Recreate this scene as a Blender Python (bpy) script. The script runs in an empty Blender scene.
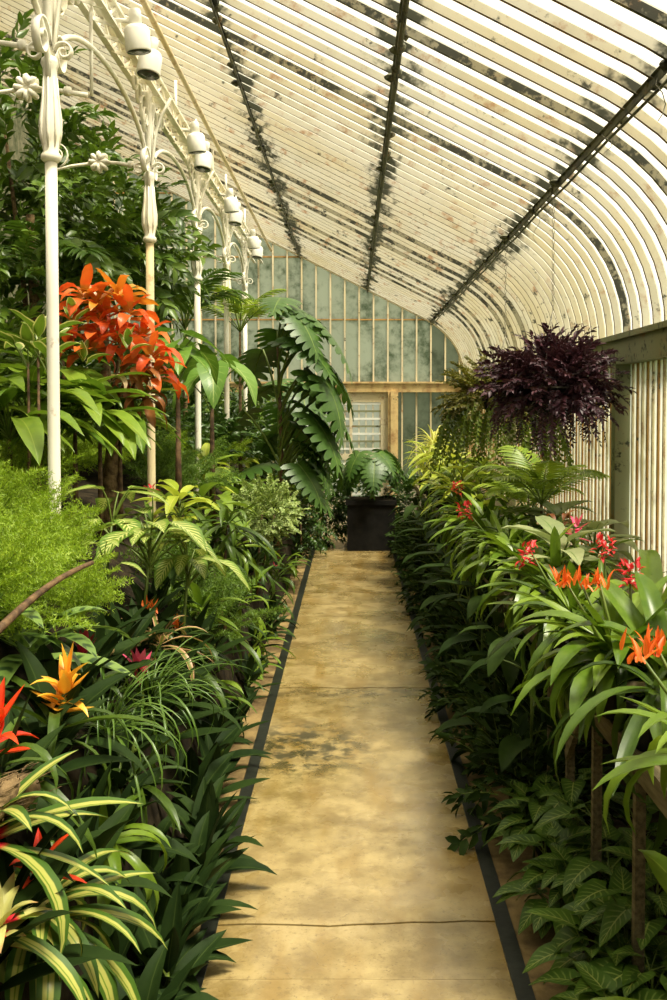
import bpy, math, random
from mathutils import Vector, Matrix, Euler
R = math.radians
rnd = random.Random(7)
scene = bpy.context.scene
COL = scene.collection

# ------------------------------------------------------------------ camera
F = 1000.0; CAMZ = 1.8; PITCH = R(2.0)
VPX, VPY = 352.0, 408.0                      # vanishing point of the path
cd = bpy.data.cameras.new('camera'); cam = bpy.data.objects.new('camera', cd); COL.objects.link(cam)
cam.location = (0, 0, CAMZ); cam.rotation_euler = (R(90) - PITCH, 0, 0)
cd.sensor_width = 36; cd.lens = 36.0 * F / 1000
CX = VPX; CY = VPY + F * math.tan(PITCH)     # principal point in pixels
cd.shift_x = -(CX - 333.5) / 1000; cd.shift_y = (CY - 500) / 1000
cd.clip_start = 0.05
scene.camera = cam

def at(px, py, Y):
    """world point at depth Y behind picture pixel px, py"""
    a = (px - CX) / F; b = -(py - CY) / F
    c, s = math.cos(PITCH), math.sin(PITCH)
    d = Vector((a, c + b * s, -s + b * c))
    t = Y / d.y
    return Vector((a * t, Y, CAMZ + d.z * t))

# ------------------------------------------------------------------ world, sun, exposure
w = bpy.data.worlds.new('sky'); scene.world = w; w.use_nodes = True
bg = w.node_tree.nodes['Background']
bg.inputs['Color'].default_value = (1.0, 0.96, 0.87, 1); bg.inputs['Strength'].default_value = 1.5
sd = bpy.data.lights.new('sun', 'SUN'); sun = bpy.data.objects.new('sun', sd); COL.objects.link(sun)
SUNDIR = Vector((0.34, -0.26, 0.90)).normalized()
sun.rotation_euler = SUNDIR.to_track_quat('Z', 'Y').to_euler(); sun.location = (6, -4, 9)
sd.energy = 15.0; sd.angle = R(17); sd.color = (1.0, 0.94, 0.79)
vs = scene.view_settings
vs.view_transform = 'Standard'; vs.look = 'None'; vs.gamma = 1; vs.use_curve_mapping = False
vs.exposure = 0.0

# ------------------------------------------------------------------ node helpers
def nmat(name):
    m = bpy.data.materials.new(name); m.use_nodes = True
    nt = m.node_tree; nt.nodes.clear()
    out = nt.nodes.new('ShaderNodeOutputMaterial')
    return m, nt, out
def N(nt, typ, **kw):
    n = nt.nodes.new(typ)
    for k, v in kw.items():
        if k.startswith('_'): setattr(n, k[1:], v)
        else: n.inputs[k.replace('__', ' ')].default_value = v
    return n
def setin(nt, sock, v):
    if hasattr(v, 'is_output'): nt.links.new(v, sock)
    elif isinstance(v, (tuple, list)): sock.default_value = tuple(v) + ((1,) if len(v) == 3 and len(sock.default_value) == 4 else ())
    else: sock.default_value = v
def mth(nt, op, a, b=None, c=None):
    n = nt.nodes.new('ShaderNodeMath'); n.operation = op
    for i, v in enumerate((a, b, c)):
        if v is not None: setin(nt, n.inputs[i], v)
    return n.outputs[0]
def mixc(nt, f, a, b, mode='MIX'):
    n = nt.nodes.new('ShaderNodeMix'); n.data_type = 'RGBA'; n.blend_type = mode
    setin(nt, n.inputs[0], f); setin(nt, n.inputs[6], a); setin(nt, n.inputs[7], b)
    return n.outputs[2]
def ramp(nt, f, lo, hi):
    n = nt.nodes.new('ShaderNodeMapRange'); n.interpolation_type = 'SMOOTHSTEP'
    setin(nt, n.inputs[0], f); n.inputs[1].default_value = lo; n.inputs[2].default_value = hi
    return n.outputs[0]
def noise(nt, vec, scale, detail=4, rough=0.55):
    n = nt.nodes.new('ShaderNodeTexNoise'); n.inputs['Scale'].default_value = scale
    n.inputs['Detail'].default_value = detail; n.inputs['Roughness'].default_value = rough
    if vec is not None: nt.links.new(vec, n.inputs['Vector'])
    return n.outputs['Fac']
def pos(nt): return nt.nodes.new('ShaderNodeNewGeometry').outputs['Position']
def sep(nt, v):
    n = nt.nodes.new('ShaderNodeSeparateXYZ'); nt.links.new(v, n.inputs[0]); return n.outputs
def scaled(nt, v, s):
    n = nt.nodes.new('ShaderNodeVectorMath'); n.operation = 'MULTIPLY'; nt.links.new(v, n.inputs[0]); n.inputs[1].default_value = s
    return n.outputs[0]
def objrand(nt): return nt.nodes.new('ShaderNodeObjectInfo').outputs['Random']
def bump(nt, h, strength=0.3, dist=0.01):
    n = nt.nodes.new('ShaderNodeBump'); n.inputs['Strength'].default_value = strength; n.inputs['Distance'].default_value = dist
    nt.links.new(h, n.inputs['Height']); return n.outputs[0]
def pbsdf(nt, col, rough=0.5, metal=0.0, spec=0.5, nrm=None):
    p = nt.nodes.new('ShaderNodeBsdfPrincipled')
    setin(nt, p.inputs['Base Color'], col); setin(nt, p.inputs['Roughness'], rough); setin(nt, p.inputs['Metallic'], metal)
    setin(nt, p.inputs['Specular IOR Level'], spec)
    if nrm is not None: nt.links.new(nrm, p.inputs['Normal'])
    return p.outputs[0]
def mixs(nt, f, a, b):
    n = nt.nodes.new('ShaderNodeMixShader'); setin(nt, n.inputs[0], f)
    nt.links.new(a, n.inputs[1]); nt.links.new(b, n.inputs[2]); return n.outputs[0]

# ------------------------------------------------------------------ materials
PURL = [(1.10, 3.04), (0.21, 3.485), (-0.73, 3.955)]      # purlin X, Z
def mat_roofpaint(name, base, rusty=0.5, dark=0.0, near_purlin=True):
    m, nt, out = nmat(name)
    p = pos(nt); x, y, z = sep(nt, p)
    n1 = noise(nt, p, 9, 5, 0.65); n2 = noise(nt, p, 38, 3, 0.6); n3 = noise(nt, p, 1.1, 3)
    c = mixc(nt, ramp(nt, n3, 0.35, 0.75), base, tuple(a * b for a, b in zip(base, (0.93, 0.86, 0.68))))
    c = mixc(nt, mth(nt, 'MULTIPLY', ramp(nt, n1, 0.60 - 0.1 * rusty, 0.74), 0.85), c, (0.30, 0.13, 0.045))
    d = mth(nt, 'MULTIPLY', ramp(nt, mth(nt, 'ADD', mth(nt, 'MULTIPLY', n2, 0.35), mth(nt, 'MULTIPLY', noise(nt, p, 6.5, 5, 0.7), 0.65)), 0.575 - dark, 0.66 - dark), 0.93)
    c = mixc(nt, d, c, (0.018, 0.020, 0.012))
    if near_purlin:                                       # mildew that has grown around the purlins
        k = None
        for px, pz in PURL:
            dd = mth(nt, 'ABSOLUTE', mth(nt, 'SUBTRACT', x, px))
            k = dd if k is None else mth(nt, 'MINIMUM', k, dd)
        k = mth(nt, 'SUBTRACT', k, mth(nt, 'MULTIPLY', mth(nt, 'SUBTRACT', noise(nt, p, 5.5, 4, 0.7), 0.47), 0.62))
        c = mixc(nt, mth(nt, 'SUBTRACT', 1.0, ramp(nt, k, -0.02, 0.09)), c, (0.035, 0.037, 0.019))
    nt.links.new(pbsdf(nt, c, 0.55, 0, 0.3, bump(nt, n1, 0.25, 0.004)), out.inputs[0]); return m
M = {}
M['bar'] = mat_roofpaint('roof_bar_paint', (0.55, 0.52, 0.425), 0.6, 0.0)
M['bar_edge'] = mat_roofpaint('roof_bar_rust', (0.17, 0.085, 0.035), 0.9, 0.05)
M['bar_dark'] = mat_roofpaint('roof_bar_mildew', (0.26, 0.24, 0.17), 0.7, 0.12)
M['wallbar'] = mat_roofpaint('wall_bar_paint', (0.74, 0.66, 0.44), 1.6, 0.0, False)
M['wallrust'] = mat_roofpaint('wall_bar_rust', (0.42, 0.24, 0.07), 1.4, 0.02, False)
M['gablebar'] = mat_roofpaint('gable_bar_paint', (0.66, 0.58, 0.40), 0.6, 0.0, False)
M['rusty'] = mat_roofpaint('rusty_cream_paint', (0.66, 0.50, 0.24), 1.9, 0.0, False)
M['purlin'] = mat_roofpaint('mildewed_purlin', (0.10, 0.10, 0.06), 0.3, 0.1, False)
M['white_iron'] = mat_roofpaint('white_iron_paint', (0.82, 0.79, 0.68), 0.12, -0.06, False)
M['tan_iron'] = mat_roofpaint('aged_tan_paint', (0.62, 0.52, 0.32), 1.0, -0.05, False)
M['eave'] = mat_roofpaint('eave_paint', (0.22, 0.23, 0.13), 0.5, 0.03, False)

def mat_pane(name, tcol, clear, dirt, body=(0.9, 0.87, 0.76), grime=(0.10, 0.10, 0.055), gs=3.0, trans=0.75):
    m, nt, out = nmat(name)
    p = pos(nt); r = objrand(nt)
    n1 = noise(nt, p, gs, 5, 0.6); n2 = noise(nt, p, gs * 7, 4, 0.6)
    col = mixc(nt, r, body, tuple(a * 0.86 for a in body))
    f = mth(nt, 'MULTIPLY', ramp(nt, mth(nt, 'ADD', mth(nt, 'MULTIPLY', n1, 0.7), mth(nt, 'MULTIPLY', n2, 0.3)), 0.44, 0.66), dirt)
    col = mixc(nt, f, col, grime)
    tr = nt.nodes.new('ShaderNodeBsdfTranslucent'); setin(nt, tr.inputs[0], col)
    df = nt.nodes.new('ShaderNodeBsdfDiffuse'); setin(nt, df.inputs[0], col)
    body_s = mixs(nt, trans, df.outputs[0], tr.outputs[0])
    tp = nt.nodes.new('ShaderNodeBsdfTransparent'); tp.inputs[0].default_value = tcol + (1,)
    s = mixs(nt, mth(nt, 'SUBTRACT', clear, mth(nt, 'MULTIPLY', f, clear * 0.8)), body_s, tp.outputs[0])
    gl = nt.nodes.new('ShaderNodeBsdfGlossy'); gl.inputs['Roughness'].default_value = 0.25
    s = mixs(nt, 0.05, s, gl.outputs[0])
    nt.links.new(s, out.inputs[0]); return m
M['roofpane'] = mat_pane('whitewashed_roof_glass', (1, 0.99, 0.95), 0.66, 0.40, (0.80, 0.76, 0.62))
M['wallpane'] = mat_pane('dusty_wall_glass', (1, 0.98, 0.92), 0.38, 0.5, (0.82, 0.84, 0.80), (0.25, 0.22, 0.10))
M['gablepane'] = mat_pane('algae_and_tree_shade_glass', (0.75, 0.85, 0.7), 0.05, 0.97, (0.36, 0.38, 0.29), (0.030, 0.055, 0.018), 1.7)  # algae, plus the darkening by trees outside painted into the pane colour
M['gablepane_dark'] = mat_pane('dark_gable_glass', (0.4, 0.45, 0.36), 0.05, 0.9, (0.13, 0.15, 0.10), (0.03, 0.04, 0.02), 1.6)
M['doorpane'] = mat_pane('door_glass', (1, 1, 1), 0.25, 0.3, (0.62, 0.64, 0.58))

def mat_simple(name, c1, c2, scale, rough=0.6, metal=0, spec=0.4, bs=0.2, stretch=(1, 1, 1)):
    m, nt, out = nmat(name)
    tc = nt.nodes.new('ShaderNodeTexCoord').outputs['Object']
    v = scaled(nt, tc, stretch); n1 = noise(nt, v, scale, 6, 0.62)
    nt.links.new(pbsdf(nt, mixc(nt, ramp(nt, n1, 0.32, 0.68), c1, c2), rough, metal, spec, bump(nt, n1, bs, 0.01)), out.inputs[0]); return m
M['soil'] = mat_simple('dark_soil', (0.010, 0.008, 0.005), (0.035, 0.026, 0.014), 14, 0.95, 0, 0.1, 0.8)
M['earth'] = mat_simple('tan_earth', (0.09, 0.058, 0.024), (0.26, 0.18, 0.07), 6, 0.8, 0, 0.2, 0.6)
M['edging'] = mat_simple('dark_iron_edging', (0.007, 0.009, 0.006), (0.020, 0.023, 0.015), 20, 0.45, 0.3, 0.5, 0.2)
M['wood'] = mat_simple('weathered_wood', (0.06, 0.048, 0.022), (0.16, 0.13, 0.065), 10, 0.75, 0, 0.3, 0.4, (6, 0.6, 6))
M['pot'] = mat_simple('black_plastic_pot', (0.006, 0.006, 0.005), (0.014, 0.013, 0.011), 8, 0.7, 0, 0.1)
M['terracotta'] = mat_simple('terracotta', (0.20, 0.08, 0.04), (0.32, 0.15, 0.08), 9, 0.8)
M['bark'] = mat_simple('bark', (0.06, 0.038, 0.018), (0.24, 0.16, 0.075), 26, 0.9, 0, 0.2, 1.0, (1, 1, 1))
M['stem'] = mat_simple('brown_stem', (0.05, 0.028, 0.014), (0.17, 0.10, 0.045), 22, 0.7, 0, 0.3, 0.6)
M['cane'] = mat_simple('tan_cane', (0.20, 0.13, 0.045), (0.42, 0.30, 0.12), 25, 0.6, 0, 0.3, 0.6)
M['lampwhite'] = mat_simple('white_lamp_enamel', (0.72, 0.70, 0.62), (0.80, 0.78, 0.70), 5, 0.4)
M['lens'] = mat_simple('dark_lamp_lens', (0.03, 0.032, 0.03), (0.05, 0.05, 0.045), 5, 0.2)
M['chain'] = mat_simple('dull_chain', (0.14, 0.13, 0.10), (0.28, 0.26, 0.2), 30, 0.5, 0.6)
M['plaster'] = mat_simple('stained_plaster', (0.28, 0.27, 0.19), (0.55, 0.50, 0.36), 2.5, 0.9)
M['lawn'] = mat_simple('lawn', (0.05, 0.09, 0.02), (0.11, 0.16, 0.04), 3, 0.95)
M['lattice'] = mat_simple('white_lattice_paint', (0.70, 0.70, 0.63), (0.82, 0.81, 0.74), 6, 0.5)
M['moss_stone'] = mat_simple('mossy_stone', (0.05, 0.06, 0.025), (0.16, 0.15, 0.09), 8, 0.9, 0, 0.2, 0.8)

def mat_slab():
    m, nt, out = nmat('worn_path_concrete')
    p = pos(nt)
    a = noise(nt, p, 0.9, 5, 0.6); b = noise(nt, p, 5.5, 6, 0.66); c = noise(nt, p, 60, 3, 0.7)
    d = noise(nt, scaled(nt, p, (3.0, 0.55, 1)), 2.2, 4, 0.55)
    col = mixc(nt, ramp(nt, b, 0.30, 0.70), (0.19, 0.128, 0.038), (0.40, 0.30, 0.125))
    col = mixc(nt, mth(nt, 'MULTIPLY', ramp(nt, d, 0.46, 0.70), 0.75), col, (0.23, 0.14, 0.030))
    col = mixc(nt, mth(nt, 'MULTIPLY', ramp(nt, a, 0.56, 0.70), 0.45), col, (0.12, 0.075, 0.022))
    col = mixc(nt, mth(nt, 'MULTIPLY', ramp(nt, c, 0.57, 0.70), 0.55), col, (0.10, 0.065, 0.02))
    col = mixc(nt, mth(nt, 'MULTIPLY', ramp(nt, noise(nt, p, 17, 6, 0.75), 0.54, 0.66), 0.5), col, (0.15, 0.095, 0.028))
    x, y, z = sep(nt, p)                                  # a mossy stain across the path at about 5.5 m
    dy = mth(nt, 'DIVIDE', mth(nt, 'ABSOLUTE', mth(nt, 'SUBTRACT', y, 5.25)), 0.55)
    dx = mth(nt, 'DIVIDE', mth(nt, 'ABSOLUTE', mth(nt, 'ADD', x, 0.28)), 0.5)
    dd = mth(nt, 'SQRT', mth(nt, 'ADD', mth(nt, 'MULTIPLY', dy, dy), mth(nt, 'MULTIPLY', dx, dx)))
    st = mth(nt, 'MULTIPLY', mth(nt, 'SUBTRACT', 1.0, ramp(nt, dd, 0.35, 1.1)), ramp(nt, noise(nt, p, 10, 6, 0.7), 0.42, 0.58))
    col = mixc(nt, mth(nt, 'MULTIPLY', st, 0.9), col, (0.035, 0.030, 0.012))
    rough = mth(nt, 'ADD', 0.14, mth(nt, 'MULTIPLY', ramp(nt, noise(nt, p, 2.4, 4, 0.6), 0.35, 0.7), 0.38))
    dj = mth(nt, 'DIVIDE', mth(nt, 'ABSOLUTE', mth(nt, 'SUBTRACT', y, 6.27)), 0.16)      # damp band at the old joint
    col = mixc(nt, mth(nt, 'MULTIPLY', mth(nt, 'SUBTRACT', 1.0, ramp(nt, dj, 0.2, 1.0)), mth(nt, 'MULTIPLY', ramp(nt, noise(nt, p, 7, 5, 0.7), 0.40, 0.60), 0.75)), col, (0.06, 0.042, 0.014))
    sh = pbsdf(nt, col, rough, 0, 0.5, bump(nt, b, 0.2, 0.006)); pn = sh.node
    pn.inputs['Coat Weight'].default_value = 0.55; pn.inputs['Coat IOR'].default_value = 1.45                 # film of water
    nt.links.new(mth(nt, 'ADD', 0.10, mth(nt, 'MULTIPLY', ramp(nt, noise(nt, p, 1.7, 4, 0.6), 0.35, 0.7), 0.25)), pn.inputs['Coat Roughness'])
    nt.links.new(sh, out.inputs[0]); return m
M['slab'] = mat_slab()

def mat_leaf(name, c1, c2, rough=0.38, transl=0.28, rib=None, ribw=0.035, vein=None, vk=9, vs=1.6, vw=0.30, edge=None, edget=0.34,
             centre=None, centret=0.2, basecol=None, basev=0.18, tip=None, blotch=None, spec=0.45):
    """leaf surface; UV: x across the blade (0.5 = midrib), y from base to tip"""
    m, nt, out = nmat(name)
    uv = nt.nodes.new('ShaderNodeUVMap').outputs[0]; u, v, _ = sep(nt, uv)
    au = mth(nt, 'ABSOLUTE', mth(nt, 'SUBTRACT', u, 0.5))
    isl = nt.nodes.new('ShaderNodeNewGeometry').outputs['Random Per Island']
    r = mth(nt, 'FRACT', mth(nt, 'ADD', objrand(nt), isl))
    p = pos(nt); nz = noise(nt, p, 22, 3)
    f = mth(nt, 'ADD', mth(nt, 'MULTIPLY', r, 0.75), mth(nt, 'MULTIPLY', ramp(nt, nz, 0.35, 0.65), 0.25))
    col = mixc(nt, f, c1, c2)
    if blotch: col = mixc(nt, ramp(nt, noise(nt, uv, 7, 3, 0.6), 0.5, 0.6), col, blotch)
    if vein:
        t = mth(nt, 'FRACT', mth(nt, 'SUBTRACT', mth(nt, 'MULTIPLY', v, vk), mth(nt, 'MULTIPLY', au, vs * vk * 0.4)))
        t = mth(nt, 'ABSOLUTE', mth(nt, 'SUBTRACT', t, 0.5))
        k = mth(nt, 'SUBTRACT', 1.0, ramp(nt, t, vw * 0.35, vw))
        k = mth(nt, 'MULTIPLY', k, mth(nt, 'SUBTRACT', 1.0, ramp(nt, au, 0.24, 0.46)))
        col = mixc(nt, k, col, vein)
    if centre: col = mixc(nt, mth(nt, 'SUBTRACT', 1.0, ramp(nt, au, centret - 0.03, centret + 0.03)), col, centre)
    if edge: col = mixc(nt, ramp(nt, au, edget - 0.04, edget + 0.03), col, edge)
    if rib: col = mixc(nt, mth(nt, 'SUBTRACT', 1.0, ramp(nt, au, ribw * 0.5, ribw)), col, rib)
    if basecol: col = mixc(nt, mth(nt, 'SUBTRACT', 1.0, ramp(nt, v, basev * 0.6, basev)), col, basecol)
    if tip: col = mixc(nt, ramp(nt, v, 0.7, 0.98), col, tip)
    pb = pbsdf(nt, col, rough, 0, spec)
    tl = nt.nodes.new('ShaderNodeBsdfTranslucent'); nt.links.new(mixc(nt, 0.5, col, (1.0, 1.0, 0.35), 'MULTIPLY'), tl.inputs[0])
    nt.links.new(mixs(nt, transl, pb, tl.outputs[0]), out.inputs[0]); return m
G = {}
G['strap'] = mat_leaf('strap_leaf', (0.075, 0.145, 0.010), (0.205, 0.305, 0.026), 0.33, 0.3)
G['strap_dark'] = mat_leaf('dark_strap_leaf', (0.026, 0.055, 0.007), (0.078, 0.135, 0.014), 0.38, 0.22, spec=0.3)
G['rhoeo'] = mat_leaf('dark_edge_leaf', (0.00976, 0.02156, 0.00504), (0.02318, 0.0441, 0.00864), 0.6, 0.10, spec=0.08, rib=(0.0366, 0.0588, 0.01296))
G['aglaonema'] = mat_leaf('silver_veined_leaf', (0.0793, 0.1666, 0.01584), (0.1708, 0.2646, 0.0288), 0.35, 0.25, rib=(0.5, 0.54, 0.2), vein=(0.488, 0.5096, 0.1584), vk=9, vw=0.32)
G['syngonium'] = mat_leaf('arrowhead_leaf', (0.034, 0.078, 0.007), (0.080, 0.150, 0.016), 0.45, 0.2, spec=0.25, rib=(0.2684, 0.3136, 0.072), vein=(0.1586, 0.2254, 0.0432), vk=7, vw=0.20)
G['variegated'] = mat_leaf('yellow_striped_leaf', (0.0427, 0.1029, 0.01296), (0.0671, 0.1372, 0.01584), 0.34, 0.22, centre=(0.43, 0.43, 0.10), centret=0.23, rib=(0.1586, 0.245, 0.0288), ribw=0.05, basecol=(0.62, 0.02, 0.035), basev=0.16)
G['guzmania'] = mat_leaf('orange_bract', (0.85, 0.36, 0.025), (0.95, 0.5, 0.05), 0.4, 0.3, tip=(0.98, 0.58, 0.08), basecol=(0.55, 0.38, 0.06), basev=0.1)
G['redstar'] = mat_leaf('scarlet_bract', (0.75, 0.035, 0.015), (0.9, 0.1, 0.02), 0.4, 0.3)
G['scarlet'] = mat_leaf('deep_red_bract', (0.55, 0.02, 0.03), (0.78, 0.05, 0.05), 0.45, 0.25)
G['creamstar'] = mat_leaf('cream_green_bract', (0.52, 0.52, 0.13), (0.66, 0.62, 0.24), 0.4, 0.3, tip=(0.55, 0.32, 0.12))
G['pink'] = mat_leaf('pink_bract', (0.72, 0.06, 0.16), (0.85, 0.14, 0.26), 0.45, 0.3)
G['crimson'] = mat_leaf('crimson_bract', (0.26, 0.012, 0.03), (0.4, 0.02, 0.045), 0.45, 0.2)
G['coral'] = mat_leaf('coral_bract', (0.85, 0.13, 0.02), (0.92, 0.23, 0.03), 0.45, 0.3)
G['redbrom'] = mat_leaf('red_orange_leaf', (0.62, 0.06, 0.016), (0.86, 0.19, 0.03), 0.36, 0.35, basecol=(0.5, 0.2, 0.03), basev=0.3)
G['orangebrom'] = mat_leaf('amber_leaf', (0.62, 0.2, 0.022), (0.72, 0.33, 0.04), 0.36, 0.35)
G['bronze'] = mat_leaf('bronze_leaf', (0.15, 0.05, 0.018), (0.3, 0.12, 0.03), 0.4, 0.25)
G['aspidistra'] = mat_leaf('broad_green_leaf', (0.0732, 0.1568, 0.01296), (0.2074, 0.3038, 0.0288), 0.33, 0.3, rib=(0.2684, 0.3528, 0.0504), ribw=0.03)
G['cream_edge'] = mat_leaf('cream_edged_leaf', (0.122, 0.2156, 0.0216), (0.183, 0.2744, 0.0288), 0.35, 0.3, edge=(0.6, 0.58, 0.24), edget=0.40)
G['alocasia'] = mat_leaf('elephant_ear_leaf', (0.085, 0.185, 0.022), (0.15, 0.27, 0.036), 0.38, 0.28, rib=(0.34, 0.42, 0.12), ribw=0.03, vein=(0.19, 0.30, 0.06), vk=6, vw=0.12)
G['monstera'] = mat_leaf('monstera_leaf', (0.030, 0.078, 0.010), (0.068, 0.142, 0.018), 0.42, 0.2, rib=(0.1586, 0.2352, 0.0432), ribw=0.02)
G['fern'] = mat_leaf('fern_needles', (0.1708, 0.294, 0.01296), (0.3294, 0.4508, 0.0252), 0.55, 0.35)
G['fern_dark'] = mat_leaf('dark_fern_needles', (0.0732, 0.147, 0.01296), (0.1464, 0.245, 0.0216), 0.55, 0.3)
G['tree'] = mat_leaf('tree_leaf', (0.0366, 0.0833, 0.01008), (0.1342, 0.2156, 0.0216), 0.36, 0.25)
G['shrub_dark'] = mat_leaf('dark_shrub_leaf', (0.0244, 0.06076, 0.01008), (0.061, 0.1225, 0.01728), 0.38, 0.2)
G['pale'] = mat_leaf('pale_frothy_leaf', (0.20, 0.30, 0.075), (0.42, 0.50, 0.17), 0.5, 0.3)
G['lime'] = mat_leaf('lime_leaf', (0.2684, 0.3626, 0.0288), (0.4636, 0.5096, 0.0648), 0.36, 0.35, rib=(0.549, 0.5488, 0.1296))
G['palm'] = mat_leaf('palm_leaflet', (0.1586, 0.2646, 0.0216), (0.3294, 0.4116, 0.0432), 0.38, 0.35)
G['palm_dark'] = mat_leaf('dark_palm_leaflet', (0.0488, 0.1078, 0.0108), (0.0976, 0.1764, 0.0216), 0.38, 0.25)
G['spider'] = mat_leaf('pale_arching_leaf', (0.4148, 0.4606, 0.0648), (0.6344, 0.588, 0.144), 0.4, 0.35)
G['grass'] = mat_leaf('grassy_leaf', (0.0488, 0.1127, 0.01296), (0.1098, 0.1862, 0.0252), 0.35, 0.2)
G['purple'] = mat_leaf('purple_trailing_leaf', (0.022, 0.008, 0.014), (0.075, 0.022, 0.032), 0.45, 0.15)
G['olive'] = mat_leaf('olive_trailing_leaf', (0.0915, 0.098, 0.01152), (0.1952, 0.1666, 0.0252), 0.5, 0.3)
G['greentrail'] = mat_leaf('green_trailing_leaf', (0.0732, 0.1176, 0.01008), (0.183, 0.2352, 0.0216), 0.5, 0.3)
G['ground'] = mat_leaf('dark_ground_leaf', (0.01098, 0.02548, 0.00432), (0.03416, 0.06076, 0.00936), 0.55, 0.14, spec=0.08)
G['calathea'] = mat_leaf('banded_leaf', (0.122, 0.2156, 0.0432), (0.1952, 0.294, 0.0648), 0.35, 0.25, vein=(0.0244, 0.0588, 0.01296), vk=7, vs=0.4, vw=0.3)
G['silver'] = mat_leaf('silvery_leaf', (0.2074, 0.2646, 0.1152), (0.366, 0.392, 0.1872), 0.38, 0.25, rib=(0.122, 0.196, 0.0504))
G['striped'] = mat_leaf('pink_striped_leaf', (0.122, 0.1568, 0.0288), (0.2074, 0.2058, 0.0432), 0.4, 0.25, edge=(0.52, 0.3, 0.16), edget=0.28)
G['dry'] = mat_leaf('dried_leaf', (0.36, 0.25, 0.12), (0.62, 0.5, 0.3), 0.7, 0.2)
G['stalk'] = mat_leaf('green_stalk', (0.0732, 0.1274, 0.0144), (0.1464, 0.196, 0.0252), 0.45, 0.1)

# ------------------------------------------------------------------ mesh helpers
class MB:
    def __init__(s): s.v = []; s.f = []; s.uv = []; s.mi = []; s.cur = 0
    def vert(s, p, uv=(0.5, 0.5)): s.v.append(tuple(p)); s.uv.append(uv); return len(s.v) - 1
    def face(s, *i): s.f.append(i); s.mi.append(s.cur)
    def box(s, a, b):
        x0, y0, z0 = a; x1, y1, z1 = b
        q = [s.vert(c) for c in ((x0,y0,z0),(x1,y0,z0),(x1,y1,z0),(x0,y1,z0),(x0,y0,z1),(x1,y0,z1),(x1,y1,z1),(x0,y1,z1))]
        for f in ((0,3,2,1),(4,5,6,7),(0,1,5,4),(1,2,6,5),(2,3,7,6),(3,0,4,7)): s.face(*[q[i] for i in f])
    def tube(s, pts, rad, n=6, cap=True, flat=None):
        """tube along pts; rad number or list; flat=(w,t,axis) makes a flat bar whose width w runs along axis"""
        pts = [Vector(p) for p in pts]; rings = []
        prev = None
        for i, p in enumerate(pts):
            t = (pts[min(i + 1, len(pts) - 1)] - pts[max(i - 1, 0)]).normalized()
            if flat: a = Vector(flat[2]); b = t.cross(a).normalized(); prof = [(-.5,-.5),(.5,-.5),(.5,.5),(-.5,.5)]; ring = [s.vert(p + a*(flat[0]*k[0]) + b*(flat[1]*k[1]), (0.5, i/len(pts))) for k in prof]
            else:
                if prev is None: a = t.orthogonal().normalized()
                else: a = (prev - t * prev.dot(t)).normalized()
                prev = a; b = t.cross(a)
                r = rad[i] if isinstance(rad, (list, tuple)) else rad
                ring = [s.vert(p + a*(r*math.cos(2*math.pi*k/n)) + b*(r*math.sin(2*math.pi*k/n)), (0.5, i/len(pts))) for k in range(n)]
            rings.append(ring)
        for r0, r1 in zip(rings, rings[1:]):
            m = len(r0)
            for k in range(m): s.face(r0[k], r0[(k+1)%m], r1[(k+1)%m], r1[k])
        if cap: s.face(*reversed(rings[0])); s.face(*rings[-1])
    def lathe(s, prof, n=14, c=(0,0,0), axis='z'):
        rings = []
        for r, z in prof:
            rings.append([s.vert((c[0]+r*math.cos(2*math.pi*k/n), c[1]+r*math.sin(2*math.pi*k/n), c[2]+z)) for k in range(n)])
        for r0, r1 in zip(rings, rings[1:]):
            for k in range(n): s.face(r0[k], r0[(k+1)%n], r1[(k+1)%n], r1[k])
        s.face(*reversed(rings[0])); s.face(*rings[-1])
    def mesh(s, name, mats, smooth=True):
        me = bpy.data.meshes.new(name); me.from_pydata(s.v, [], s.f)
        ul = me.uv_layers.new(name='UVMap')
        for l in me.loops: ul.data[l.index].uv = s.uv[l.vertex_index]
        for m in (mats if isinstance(mats, (list, tuple)) else [mats]): me.materials.append(m)
        for p, k in zip(me.polygons, s.mi): p.material_index = k; p.use_smooth = smooth
        me.update(); return me
def add(name, me, parent=None, loc=None, mtx=None):
    o = bpy.data.objects.new(name, me); COL.objects.link(o)
    if parent is not None: o.parent = parent
    if mtx is not None: o.matrix_local = mtx
    elif loc is not None: o.location = loc
    return o
def empty(name, loc=(0, 0, 0), rz=0):
    o = bpy.data.objects.new(name, None); COL.objects.link(o); o.location = loc; o.rotation_euler[2] = rz; o.empty_display_size = 0.1; return o
def tag(o, label=None, cat=None, group=None, kind=None):
    if label: o['label'] = label
    if cat: o['category'] = cat
    if group: o['group'] = group
    if kind: o['kind'] = kind
    return o
def boxm(name, a, b, mat, parent=None, smooth=False):
    m = MB(); m.box(a, b); return add(name, m.mesh(name, mat, smooth), parent)

# ------------------------------------------------------------------ the house: numbers
D = 14.0; WX = 1.6; EZ = 2.18; BX = -4.2; Y0 = -2.0; PITCHY = 0.19
def roof_z(x):                                            # underside of the glazing, straight part
    return PURL[0][1] + 0.5 * (PURL[0][0] - x)
def bez(t, P0=(1.03, None), P1=None, P2=None):
    p0 = (1.03, roof_z(1.03)); p1 = (WX, roof_z(WX) - 0.02); p2 = (WX, EZ)
    return tuple((1-t)**2*a + 2*t*(1-t)*b + t*t*c for a, b, c in zip(p0, p1, p2))
ARC = [bez(i / 9) for i in range(9, -1, -1)]              # from the eave up to the straight slope
def roof_top(x):
    if x <= 1.03: return roof_z(x)
    for (xa, za), (xb, zb) in zip(ARC, ARC[1:]):
        if xb <= x <= xa: return zb + (za - zb) * (x - xb) / max(1e-6, xa - xb)
    return EZ

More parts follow.
